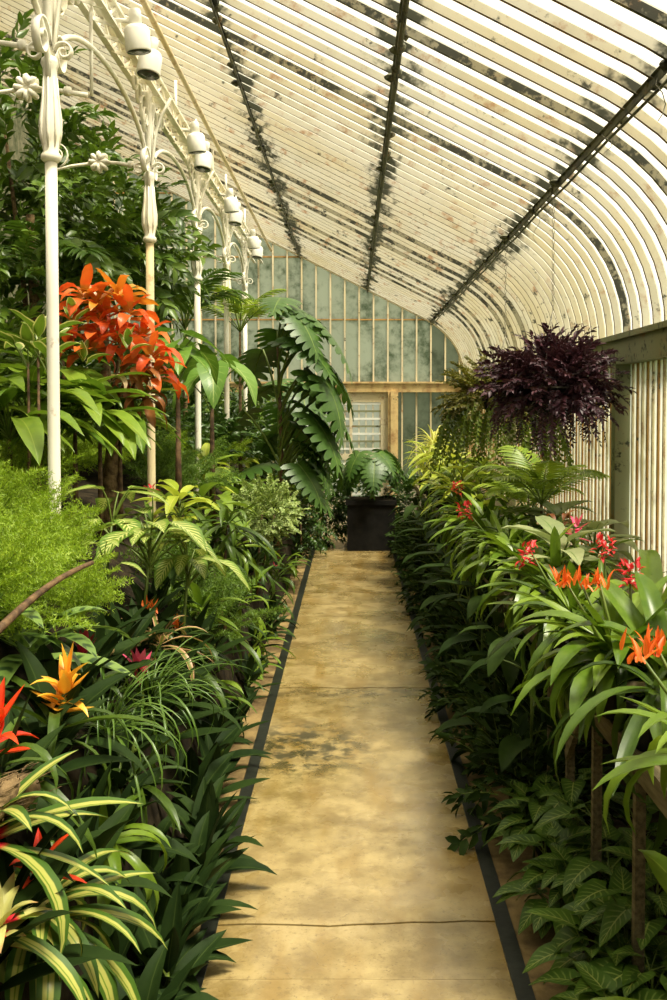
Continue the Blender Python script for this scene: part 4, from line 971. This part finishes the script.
# lime broad leaf plants above
for i, (px, py, lab) in enumerate([(205, 490, 'lime green long-leaved plant beside the tan-shafted column'), (240, 470, 'lime green long-leaved plant above the frothy shrub'), (275, 466, 'lime green long-leaved plant under the monstera'), (180, 530, 'lime green long-leaved plant above the silver-veined leaves')]):
    p = plant('lime_plant', on_bank(px, py, 0.14), lab, 'plant')
    for j in range(20): rz = random.Random(i * 31 + j); put('leaf', rz.choice(L_lime), p, j * 2.4 + i, 0, rz.uniform(0.7, 1.1), (0, 0, 0.01 * j))
    stems(p, [[(0, 0, -0.1), (0, 0, 0.2)]], 0.012, G['stalk'])
for i, (px, py) in enumerate([(215, 430), (185, 425), (235, 420), (250, 440), (200, 450), (165, 440), (225, 450), (100, 440), (130, 440), (70, 435)]):
    p = plant('dark_shrub', on_bank(px, py, 0.25) - Vector((0, 0, 0.1)), 'dark small-leaved shrub beneath the ' + ('elephant ear leaves' if i < 7 else 'red bromeliads'), 'shrub', 'dark shrubs on the bank')
    bushy(p, S_shrub, 60, (0.28, 0.28, 0.26), 300 + i, (0, 0, 0.12), 0.8, 1.2, 0.3, -0.4); stems(p, [[(0, 0, -0.1), (0, 0, 0.15)]], 0.015, M['stem'])
# elephant ears
for i, (px, py, lab) in enumerate([(178, 395, 'elephant ear plant with pale-veined leaves beside the red bromeliads'), (212, 400, 'elephant ear plant with pale-veined leaves between the columns')]):
    p = plant('elephant_ear', at(px, py, (6.9, 7.8)[i]) - Vector((0, 0, 0.30)), lab, 'plant')
    zt = at(px, (400, 415)[i], (6.9, 7.8)[i]).z; p.location.z = zt; stems(p, [[(0, 0, bank_z(p.location.x) - zt - 0.03), (0, 0, 0.05)]], 0.03, M['stem'], 'trunk')
    for j in range(9): rz = random.Random(i * 17 + j); put('leaf', rz.choice(L_alo), p, R(-150 + j * 40) + rz.uniform(-.2, .2), 0, rz.uniform(0.52, 0.85), (0, 0, 0.02 * j))
# red bromeliad cluster on a dead trunk, around the second column
tr = at(105, 420, 5.5); tr.z = bank_z(tr.x) - 0.05
m = MB(); m.tube([tr, tr + Vector((0.02, 0, 0.3)), tr + Vector((0.05, 0.02, 0.6)), tr + Vector((-0.02, 0.05, 0.95))], [0.05, 0.045, 0.04, 0.02], 9)
tag(add('dead_trunk', m.mesh('dead_trunk', M['bark'])), 'dead trunk carrying the red bromeliads', 'trunk')
rb = [(85, 290, 0), (118, 288, 1), (75, 318, 0), (105, 312, 0), (128, 305, 0), (92, 340, 0), (118, 335, 0), (142, 330, 0), (152, 348, 0), (140, 360, 2), (155, 368, 0), (128, 372, 2), (148, 388, 2), (98, 296, 1)]
for i, (px, py, kd) in enumerate(rb):
    q = at(px, py, 5.45 + 0.02 * (i % 4))
    p = plant('red_bromeliad', q - Vector((0, 0, 0.07)), ['orange-red bromeliad rosette in the cluster on the dead trunk', 'amber bromeliad rosette at the crown of the red cluster', 'faded bronze bromeliad rosette hanging under the red cluster'][kd], 'bromeliad', 'red bromeliads on the trunk')
    rosette(p, (L_rb, L_ob, L_bz)[kd], 11, 5 if kd < 2 else -30, 66 if kd < 2 else 30, 340 + i, 0.62, 0.95, rollj=30)
for i, (px, py) in enumerate([(72, 312), (128, 342), (84, 355)]):
    p = plant('cream_edged_sprout', at(px, py, 5.33) - Vector((0, 0, 0.05)), 'cream-edged green sprout in front of the red bromeliads', 'plant', 'cream-edged sprouts'); rosette(p, L_ce, 4, 45, 80, 360 + i, 0.6, 0.9)
m = MB(); blade(m, (0, 0, 0), 0.3, 0.12, 0.07, 'ovate', R(120), 0.3, 8, half=2); o = add('curled_leaf', m.mesh('curled_leaf', G['dry']), mtx=dirmat(at(112, 378, 5.3), (1, -0.3, 0.1), 1)); tag(o, 'pale dried curled leaf under the red bromeliads', 'leaf')
# broad green leaves left of and below the red cluster
ga = [(30, 390, 5.0, 1.2), (75, 400, 5.2, 1.2), (100, 410, 5.3, 1.1), (120, 405, 5.5, 1.1), (10, 410, 4.8, 1.2), (55, 420, 5.1, 1.1), (-20, 400, 4.9, 1.3), (40, 360, 5.5, 1.2)]
for i, (px, py, y, sc) in enumerate(ga):
    q = at(px, py + 30, y); p = plant('aspidistra', q, 'broad green-leaved plant ' + ('below the red bromeliads' if px > 70 else 'left of the first column among cream-edged leaves'.replace('left of', 'beside')), 'plant', 'broad-leaved plants below the red cluster')
    for j in range(18): rz = random.Random(i * 23 + j); put('leaf', rz.choice(L_aspi), p, j * 2.4 + i, 0, sc * rz.uniform(0.6, 1.05))
    stems(p, [[(0, 0, bank_z(q.x) - q.z - 0.03), (0, 0, 0.06)]], 0.02, M['stem'], 'stem')
for i, (px, py) in enumerate([(38, 335), (28, 345), (48, 350)]):
    q = at(px, py, 4.75); p = plant('cream_edged_plant', q - Vector((0, 0, 0.12)), 'cream-edged leaves standing beside the first column', 'plant', 'cream-edged plants by the first column')
    for j in range(5): rz = random.Random(i * 5 + j); put('leaf', rz.choice(L_cedge), p, j * 1.3 + i, 0, rz.uniform(0.6, 0.9))
    stems(p, [[(0, 0, bank_z(q.x) - q.z), (0, 0, 0.04)]], 0.012, M['stem'], 'stem')
# the tall tree against the back wall, top left, with a climbing companion
def tree(loc, crown_list, label, seed, meshes, trunk=0.06, name='evergreen_tree', scl=(0.9, 1.4), n=110):
    p = plant(name, loc, label, 'tree'); pl = []
    for j, (c, rad, nn) in enumerate(crown_list):
        c = Vector(c) - Vector(loc)
        bushy(p, meshes, nn, rad, seed + j, c, scl[0], scl[1], 0.05, -0.8, 0.5, 'leafy_branch')
        stems(p, [[(0, 0, 0.1 + 0.2 * j), c * 0.5 + Vector((0.03, 0.05, 0)), c]], trunk * 0.45, M['bark'], 'branch')
    top = Vector(crown_list[0][0]) - Vector(loc); stems(p, [[(0, 0, -0.1), top * 0.4 + Vector((0.05, 0, 0)), top]], trunk, M['bark'], 'trunk', 9)
    return p
c1 = at(30, 215, 7.0); c2 = at(85, 230, 7.4); c3 = at(5, 130, 7.2); c4 = at(115, 265, 7.6); c5 = at(-20, 290, 6.8)
tree((c1.x, c1.y, bank_z(c1.x) - 0.02), [(c1, (0.62, 0.5, 0.62), 95), (c3, (0.50, 0.45, 0.5), 75), (c5, (0.6, 0.5, 0.5), 60)], 'tall evergreen tree with glossy leaves behind the first column', 400, S_tree)
tree((c2.x, c2.y + 0.4, bank_z(c2.x) - 0.02), [(c2 + Vector((0, .4, 0)), (0.48, 0.45, 0.55), 80), (c4 + Vector((0, .3, 0)), (0.36, 0.4, 0.35), 60)], 'lower evergreen tree with glossy leaves beside the rosette tie arms', 420, S_tree, 0.05)
# dark arching palm fronds inside the tree
q = at(60, 300, 7.0); p = plant('slender_palm', (q.x, q.y, bank_z(q.x) - 0.02), 'slender dark palm arching in front of the evergreen trees', 'palm')
stems(p, [[(0, 0, -0.05), (0.02, 0, 0.5), (0, 0, q.z - bank_z(q.x) - 0.1)]], 0.03, M['bark'], 'trunk')
for j in range(9): put('frond', P_palmd[j % 2], p, j * 0.75, 0, 1.0 + 0.06 * (j % 4), (0, 0, q.z - bank_z(q.x) - 0.1))
# monstera
def monstera(loc, h, label, leaves, seed, sc=1.0):
    p = plant('monstera', loc, label, 'plant'); rz = random.Random(seed)
    stems(p, [[(0, 0, -0.05), (0.05, 0.02, h * 0.5), (0.02, 0, h)]], 0.03, M['stem'], 'stem')
    for j, (az, fz, mi, s) in enumerate(leaves): put('leaf', L_mon[mi], p, R(az), 0, s * sc, (0.02, 0, h * fz), R(rz.uniform(-8, 8)))
    return p
q = at(276, 400, 9.8); zb = bank_z(q.x)
rm = random.Random(4); ml_ = []
for k in range(26): ml_.append(((rm.uniform(-50, 40) if k % 4 else rm.uniform(-180, 180)), 0.12 + 0.88 * (1 - k / 26), (0, 1, 1, 2, 2, 3)[k % 6] if k > 5 else k % 3, rm.uniform(0.85, 1.15)))
ml_ += [(-8, 0.85, 2, 1.25), (12, 0.68, 2, 1.3), (-22, 0.62, 3, 1.25), (5, 0.5, 2, 1.3), (-30, 0.42, 2, 1.2), (18, 0.38, 3, 1.2)]
monstera((q.x, q.y, zb - 0.02), at(262, 345, 9.8).z - zb, 'tall monstera with deeply slit leaves leaning over the path', ml_, 1, 1.0)
q = at(285, 470, 11.3); zb = bank_z(q.x); monstera((q.x, q.y, zb - 0.02), at(285, 420, 11.3).z - zb, 'dark monstera close to the door at the foot of the gable', [(a - 20, f, m_, s) for a, f, m_, s in ml_[:18]], 2, 1.0)
# pale yellow-green palm tuft behind the monstera
q = at(240, 330, 10.6); p = plant('yellow_green_palm', (q.x, q.y, bank_z(q.x) - 0.02), 'yellow-green palm tuft rising behind the monstera', 'palm')
h = q.z - bank_z(q.x); stems(p, [[(0, 0, -0.05), (0, 0, h)]], 0.025, M['bark'], 'trunk')
for j in range(10): put('frond', P_palm[j % 3], p, j * 0.7, 0, 0.95, (0, 0, h))
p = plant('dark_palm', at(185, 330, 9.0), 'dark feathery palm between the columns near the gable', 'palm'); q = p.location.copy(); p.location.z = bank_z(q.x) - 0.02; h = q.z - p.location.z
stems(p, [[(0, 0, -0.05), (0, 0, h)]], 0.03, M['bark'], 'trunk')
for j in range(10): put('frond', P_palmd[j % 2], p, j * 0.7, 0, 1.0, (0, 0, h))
# far planting on the left along the gable
for i, (x, y) in enumerate([(-1.6, 12.6), (-2.1, 12.3), (-1.1, 12.9), (-1.9, 11.2), (-2.4, 10.4), (-0.85, 12.2), (-2.3, 8.6), (-2.6, 7.9), (-1.9, 9.6), (-2.5, 6.6), (-2.3, 5.8), (-2.9, 7.3), (-2.2, 7.2)]):
    p = plant('leafy_shrub', (x, y, bank_z(x) - 0.02), 'dense dark leafy shrub filling the back of the bank ' + ('behind the red bromeliads' if y < 8.2 else 'between the columns and the wall' if y < 11 else 'against the gable'), 'shrub', 'leafy shrubs at the back of the bank')
    bushy(p, S_tree, 48, (0.42, 0.42, 0.55), 440 + i, (0, 0, 0.48), 0.7, 1.1, 0.25, -0.6); stems(p, [[(0, 0, -0.05), (0, 0, 0.5)]], 0.025, M['bark'], 'trunk')
for i, (x, y) in enumerate([(-0.95, 10.0), (-0.9, 10.7), (-1.0, 9.2), (-0.95, 8.4), (-1.1, 7.6), (-0.9, 11.5), (-1.3, 8.8), (-1.05, 6.9)]):
    p = plant('lime_plant', (x, y, bank_z(x) - 0.02), 'green long-leaved plant in the bank between frothy shrub and monstera', 'plant', 'long-leaved plants along the bank')
    for j in range(16): rz = random.Random(i * 71 + j); put('leaf', rz.choice(L_aspi), p, j * 2.4 + i, 0, rz.uniform(0.7, 1.1), (0, 0, 0.012 * j))

# ------------------------------------------------------------------ planter at the end of the path
q = on_level(371, 551, 0.0)
p = tag(empty('planter_box', (q.x, q.y + 0.28, 0.0)), 'square dark planter box standing at the end of the path', 'planter')
m = MB(); m.box((-0.30, -0.28, 0.0), (0.30, 0.28, 0.62)); add('body', m.mesh('body', M['pot'], False), p)
for a, b in (((-0.32, -0.30, 0.58), (0.32, -0.28, 0.64)), ((-0.32, 0.28, 0.58), (0.32, 0.30, 0.64)), ((-0.32, -0.28, 0.58), (-0.30, 0.28, 0.64)), ((0.30, -0.28, 0.58), (0.32, 0.28, 0.64))): boxm('rim', a, b, M['pot'], p)
boxm('soil', (-0.30, -0.28, 0.62), (0.30, 0.28, 0.63), M['soil'], p)
px_, py_ = q.x, q.y + 0.28
monstera((px_, py_, 0.63), 0.30, 'monstera growing in the dark planter box', [(-90 + 47 * ((k * 5) % 7 - 3) * 0.9, 0.3 + 0.1 * (k % 7), (1, 2, 3, 3)[k % 4], 0.62 + 0.05 * (k % 5)) for k in range(18)], 3)
for i, (x, y) in enumerate([(-0.75, 12.6), (-0.60, 13.1), (0.74, 12.8), (-0.35, 13.36), (0.05, 13.4), (0.42, 13.36), (0.74, 13.34), (-0.62, 12.1), (-0.4, 12.85)]):
    p = plant('leafy_shrub', (x, y, bank_z(x) if x < -0.66 else (0.03 if x > 0.75 else 0.0)), 'dark small-leaved shrub ' + ('between planter box and door' if y > 13.3 else 'beside the planter box'), 'shrub', 'dark shrubs beside the planter')
    bushy(p, S_shrub, 75, (0.28, 0.24, 0.5), 470 + i, (0, 0, 0.5 if y > 13.2 else 0.42), 0.7, 1.05, 0.2, -0.9); stems(p, [[(0, 0, -0.02), (0, 0, 0.4)]], 0.02, M['stem'])

# ------------------------------------------------------------------ RIGHT SIDE
# dark ground cover along the right path edge
rs = random.Random(77); y = 2.6; k = 0
while y < 12.8:
    for row in range(2):
        x = 0.75 + 0.15 * row + rs.uniform(-0.04, 0.03) - (-0.03 if 5 < y else 0); yy = y + rs.uniform(-0.1, 0.1) + 0.15 * row
        if y > 4.0:
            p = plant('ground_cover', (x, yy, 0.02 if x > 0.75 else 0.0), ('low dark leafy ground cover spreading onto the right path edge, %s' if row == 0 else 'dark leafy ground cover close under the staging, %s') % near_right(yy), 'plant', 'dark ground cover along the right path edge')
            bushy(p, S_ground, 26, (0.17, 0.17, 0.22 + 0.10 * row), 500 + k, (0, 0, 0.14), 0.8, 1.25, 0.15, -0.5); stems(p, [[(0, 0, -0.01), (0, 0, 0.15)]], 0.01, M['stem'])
            if row == 0 and k % 3 == 0:
                p = plant('boat_lily', (x - 0.06, yy + 0.2, 0.0), 'dark green rosette of pointed leaves at the right path edge, ' + near_right(yy), 'plant', 'dark rosettes along the right path edge'); rosette(p, L_rhoeo, 9, 14, 65, 540 + k, 0.65, 0.95, z0=0.05, z1=0.12)
                stems(p, [[(0, 0, -0.01), (0, 0, 0.13)]], 0.016, G['stalk'])
        k += 1
    y += 0.36
# taller dark broad leaves in front of the bench
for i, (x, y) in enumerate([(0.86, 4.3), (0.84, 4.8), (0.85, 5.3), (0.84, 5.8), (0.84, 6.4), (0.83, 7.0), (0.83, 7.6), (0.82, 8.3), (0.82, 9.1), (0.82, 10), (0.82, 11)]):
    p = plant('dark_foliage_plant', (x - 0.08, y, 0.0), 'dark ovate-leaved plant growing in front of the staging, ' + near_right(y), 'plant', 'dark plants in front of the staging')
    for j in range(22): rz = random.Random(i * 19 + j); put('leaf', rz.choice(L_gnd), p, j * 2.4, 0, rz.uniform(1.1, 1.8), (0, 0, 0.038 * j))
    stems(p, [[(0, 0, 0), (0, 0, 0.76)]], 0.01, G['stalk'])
# arrowhead vines on the ground
sy = [(515, 800, 0.25), (545, 795, 0.3), (580, 815, 0.3), (530, 850, 0.25), (570, 860, 0.25), (610, 850, 0.3), (560, 955, 0.15), (620, 940, 0.2), (545, 1000, 0.12), (600, 1010, 0.15), (650, 960, 0.2), (655, 880, 0.3), (640, 800, 0.3), (525, 885, 0.15), (600, 790, 0.45), (655, 850, 0.45), (625, 900, 0.3), (575, 770, 0.4)]
for i, (px, py, z) in enumerate(sy):
    q = on_level(px, py, z); p = plant('arrowhead_vine', (max(q.x, 0.72), q.y, 0.02 if q.x > 0.75 else 0.0), 'arrowhead vine with pale-veined leaves, ' + ('rooted at the path edging' if q.x < 0.78 else 'between the bench legs' if q.y > 3.2 else 'under the open bench rail'), 'plant', 'arrowhead vines under the staging')
    for j in range(15): rz = random.Random(i * 29 + j); put('leaf', rz.choice(L_syn), p, j * 2.4 + i, 0, rz.uniform(0.5, 0.95), (0, 0, z * rz.uniform(0.0, 0.75)))
    stems(p, [[(0, 0, 0), (0.01, 0, z * 0.75)]], 0.006, G['stalk'])
# plants on the staging
def bench_spot(px, py, h): 
    q = on_level(px, py, SZ + h); x = min(max(q.x, SX0 + 0.03), 1.22); return Vector((x, q.y, SZ + 0.126))
heros = [((665, 650), 'large strap-leaved bromeliad arching over the bench rail above the dried bract', L_wide, 20, 1.0), ((600, 640), 'large strap-leaved bromeliad spilling over the bench edge', L_wide, 20, 0.95), ((655, 600), 'upright broad-leaved bromeliad against the rusty wall', L_wide, 14, 1.15), ((560, 600), 'strap-leaved bromeliad overhanging the dark ground cover', L_strap, 18, 1.0)]
for i, ((px, py), lab, lv, n, sc) in enumerate(heros):
    p = plant('bench_bromeliad', bench_spot(px, py, 0.22), lab, 'bromeliad'); rosette(p, lv, n, -8, 68, 600 + i, sc * 0.8, sc * 1.1); pot(p)
fls = [((530, 550), L_redfl, 'red', 'bromeliad with a crimson-red flower head between green strap leaves'), ((465, 508), L_redfl, 'red', 'bromeliad with a round red flower head near the pale arching plant'), ((457, 486), L_redfl, 'red', 'small red-flowered bromeliad under the green hanging basket'), ((574, 527), L_pink, 'pink', 'bromeliad with a pink flower head in front of the rusty wall'), ((604, 545), L_redfl, 'red', 'bromeliad with a small scarlet flower among silvery leaves'),
       ((562, 520), L_bz, 'bronze', 'bromeliad with bronze red leaves behind the pink flower'), ((582, 585), L_coral, 'coral', 'bromeliad with a row of coral orange flower spikes'), ((600, 584), L_coral, 'coral', 'bromeliad with coral orange flowers beside the silvery leaves'), ((566, 582), L_coral, 'coral', 'bromeliad with thin coral flower spikes at the bench edge'), ((640, 655), L_coral, 'coral', 'bromeliad with bright orange flower tufts above the dried bract'), ((657, 648), L_coral, 'coral', 'bromeliad with upright orange flower tufts by the bench end'), ((630, 570), L_redfl, 'red', 'bromeliad with a red flower behind the large strap leaves')]
for i, ((px, py), br, cn, lab) in enumerate(fls):
    q = on_level(px, py, SZ + 0.40); x = max(q.x, SX0 + 0.02); y = q.y; top = q.z - (SZ + 0.126)
    sc = {'red': 1.15, 'pink': 0.75, 'coral': 0.85, 'bronze': 0.45}[cn]
    spray(Vector((x, y, SZ + 0.126)), lab, br, 620 + i, {'red': 38, 'coral': 12, 'pink': 9, 'bronze': 9}[cn], top, 0.07, sc, L_strap, 14, 0.92, withpot=True, e0=0, e1=62, lean=(q.x - x, 0))
bl = [(500, 545), (480, 530), (520, 525), (545, 535), (450, 530), (470, 550), (495, 570), (540, 575), (430, 545), (440, 520), (510, 510), (555, 548), (590, 560), (420, 535), (425, 515)]
for i, (px, py) in enumerate(bl):
    q = bench_spot(px, py, 0.2)
    p = plant('bench_bromeliad', q, 'green strap-leaved bromeliad without flowers on the staging, ' + near_right(q.y).replace('below', 'by'), 'bromeliad', 'flowerless bromeliads on the staging'); rosette(p, L_strap, 15, -12, 66, 650 + i, 0.75, 1.15); pot(p)
for i in range(17):
    y = 3.95 + i * 0.36 + (0.1 if i % 2 else 0); x = SX0 + 0.05 + 0.05 * (i % 3)
    p = plant('bench_bromeliad', (x, y, SZ + 0.126), '%s bromeliad drooping over the front rail, %s' % ('bright green' if i % 2 else 'dark green', near_right(y).replace('below', 'by')), 'bromeliad', 'bromeliads drooping over the front rail')
    rosette(p, L_strap if i % 2 else L_strapdk, 16, -38, 62, 800 + i, 0.8, 1.15); pot(p)
for i, (x, y) in enumerate([(0.84, 2.75), (0.83, 3.1), (0.82, 3.45), (0.83, 3.75), (1.05, 2.95), (1.1, 3.5)]):
    p = plant('bench_bromeliad', (x, y, SZ + 0.126), 'dark strap-leaved bromeliad hanging low over the near bench rail' if i < 4 else 'dark strap-leaved bromeliad in the second row of the near bench', 'bromeliad', 'dark bromeliads on the near bench')
    rosette(p, L_strapdk, 18, -60, 50, 860 + i, 0.8, 1.2); pot(p)
for i, (px, py, lab) in enumerate([(600, 520, 'silvery-leaved plant next to the pink flower'), (615, 545, 'silvery-leaved plant above the coral flowers'), (560, 560, 'silvery-leaved plant beside the crimson-red flower'), (650, 525, 'silvery-leaved plant close to the wall post')]):
    p = plant('silver_plant', bench_spot(px, py, 0.25), lab, 'plant'); pot(p)
    for j in range(14): rz = random.Random(i * 37 + j); put('leaf', rz.choice(L_sil), p, j * 2.4 + i, 0, rz.uniform(0.8, 1.15), (0, 0, 0.008 * j))
p = plant('glossy_leaf_plant', (0.88, 2.35, 0.03), 'plant with big dark glossy oval leaves beside the bench legs', 'plant')
for j in range(9): rz = random.Random(900 + j); put('leaf', rz.choice(L_aspi), p, j * 2.4, 0, rz.uniform(0.9, 1.3), (0, 0, 0.05 * j))
stems(p, [[(0, 0, 0), (0, 0, 0.42)]], 0.012, G['stalk'])
# dried curled bract and its stalk
q0 = on_level(600, 690, 1.0); m = MB(); pts = []
a = at(598, 692, 3.0); c = at(640, 682, 2.9); b = at(690, 690, 2.75)
for i in range(13):
    t = i / 12; pts.append(a * (1 - t) ** 2 + c * 2 * t * (1 - t) + b * t * t)
m.tube(pts, [0.004 + 0.012 * math.sin(math.pi * min(1, 0.08 + t / 12 * 0.9)) + (0.002 if t % 2 else 0) for t in range(13)], 7)
tag(add('dried_bract', m.mesh('dried_bract', G['dry'])), 'long dried buff seed spike arching over the bench rail', 'flower')
# palms behind the bench plants
for i, (px, py, y, lab, ms) in enumerate([(540, 470, 6.4, 'feathery green palm below the purple hanging basket', P_palm), (510, 480, 7.4, 'feathery green palm below the olive hanging basket', P_palm), (565, 455, 6.0, 'feathery palm touching the rusty wall below the basket', P_palm), (470, 480, 8.6, 'feathery palm next to the pale arching plant', P_palm)]):
    q = at(px, py, y); x = min(max(q.x, 0.85), 1.14); h = q.z - 0.30 - (SZ + 0.126)
    p = plant('feathery_palm', (x, y, SZ + 0.126), lab, 'palm'); pot(p, 0.10)
    stems(p, [[(0, 0, -0.02), (0, 0, max(0.1, h))]], 0.014, M['stem'], 'trunk')
    for j in range(11): rz = random.Random(i * 11 + j); put('frond', ms[j % 3], p, j * 0.9 + i, 0, rz.uniform(0.5, 0.74), (0, 0, max(0.1, h)))
# pale arching plants near the gable
for i, (px, py, y, lab) in enumerate([(432, 440, 10.2, 'pale yellow-green arching plant near the door post'), (450, 455, 9.2, 'pale yellow-green arching plant beside the feathery palm'), (418, 455, 11.2, 'pale yellow-green arching plant closest to the gable')]):
    q = at(px, py, y); x = max(q.x, 0.84); p = plant('arching_plant', (x, y, SZ + 0.126), lab, 'plant'); pot(p, 0.10); h = max(0.05, q.z - 0.05 - (SZ + 0.126))
    stems(p, [[(0, 0, -0.02), (0, 0, h)]], 0.02, M['stem']); rosette(p, L_spider, 46, -20, 80, 680 + i, 0.9, 1.3, z0=h, z1=h + 0.03, base_r=0.03)
for i, (px, py, y) in enumerate([(425, 480, 9.0), (440, 490, 8.2), (410, 495, 11.0), (425, 500, 10.0), (455, 500, 7.6), (480, 505, 7.0)]):
    q = at(px, py, y); p = plant('bench_foliage', (max(q.x, 0.84), y, SZ + 0.126), 'green leafy plant on the far half of the staging', 'plant', 'leafy plants on the far staging'); pot(p)
    for j in range(18): rz = random.Random(i * 43 + j); put('leaf', rz.choice(L_lime), p, j * 2.4 + i, 0, rz.uniform(0.8, 1.2), (0, 0, 0.02 * j))

# ------------------------------------------------------------------ hanging baskets
def basket(y, zc, label, sp, trail, rad, seed, n, nt, basket_r=0.2, trail_len=1.0, name='hanging_basket', dx=0.0):
    p = plant(name, (1.10, y, zc), label, 'hanging basket'); 
    m = MB(); m.lathe([(basket_r * 0.35, -0.16), (basket_r * 0.75, -0.12), (basket_r, 0.0), (basket_r * 0.97, 0.0), (basket_r * 0.7, -0.10)], 14); add('bowl', m.mesh('bowl', M['pot']), p)
    m = MB(); m.tube([(basket_r * 1.02 * math.cos(t), basket_r * 1.02 * math.sin(t), 0) for t in [2 * math.pi * k / 18 for k in range(19)]], 0.005, 5); add('rim', m.mesh('rim', M['chain']), p)
    top = roof_z(1.10) - 0.09 - zc
    for k in range(3):
        a = k * 2.094; m = MB(); m.tube([(basket_r * math.cos(a), basket_r * math.sin(a), 0), (0, 0, 0.42)], 0.003, 4); add('chain', m.mesh('chain', M['chain']), p)
    m = MB(); z = 0.42; k = 0
    while z < top - 0.01:
        rr_ = [(0.007 * math.cos(t) * (1 if k % 2 else 0), 0.007 * math.cos(t) * (0 if k % 2 else 1), z + 0.016 + 0.017 * math.sin(t)) for t in [2 * math.pi * j / 8 for j in range(9)]]
        m.tube(rr_, 0.0018, 3, False); z += 0.028; k += 1
    tag(add('suspension_chain', m.mesh('suspension_chain', M['chain']), p), None, None, None, 'stuff')
    bushy(p, sp, n, rad, seed, (dx, 0, 0.0), 0.7, 1.05, 0.15, -0.55, 0.3)
    rz = random.Random(seed + 1)
    for i in range(nt):
        a = rz.uniform(0, 6.28); r0 = rz.uniform(0.5, 0.95)
        add('trailing_vine', rz.choice(trail), p, mtx=dirmat((dx + rad[0] * r0 * math.cos(a), rad[1] * r0 * math.sin(a), rz.uniform(-0.16, -0.02)), (0.3 * math.cos(a), 0.3 * math.sin(a), -1), rz.uniform(0.6, 1.2) * trail_len, rz.uniform(-3, 3)))
    return p
basket(5.5, at(552, 388, 5.5).z, 'hanging basket full of dark purple trailing foliage', S_purple, S_ptrail, (0.31, 0.31, 0.23), 700, 280, 60, 0.17, 0.8)
basket(7.2, at(496, 395, 7.2).z, 'hanging basket of olive green foliage with long trailing vines', S_olive, S_gtrail, (0.42, 0.40, 0.22), 710, 280, 110, 0.18, 1.3, dx=-0.03)
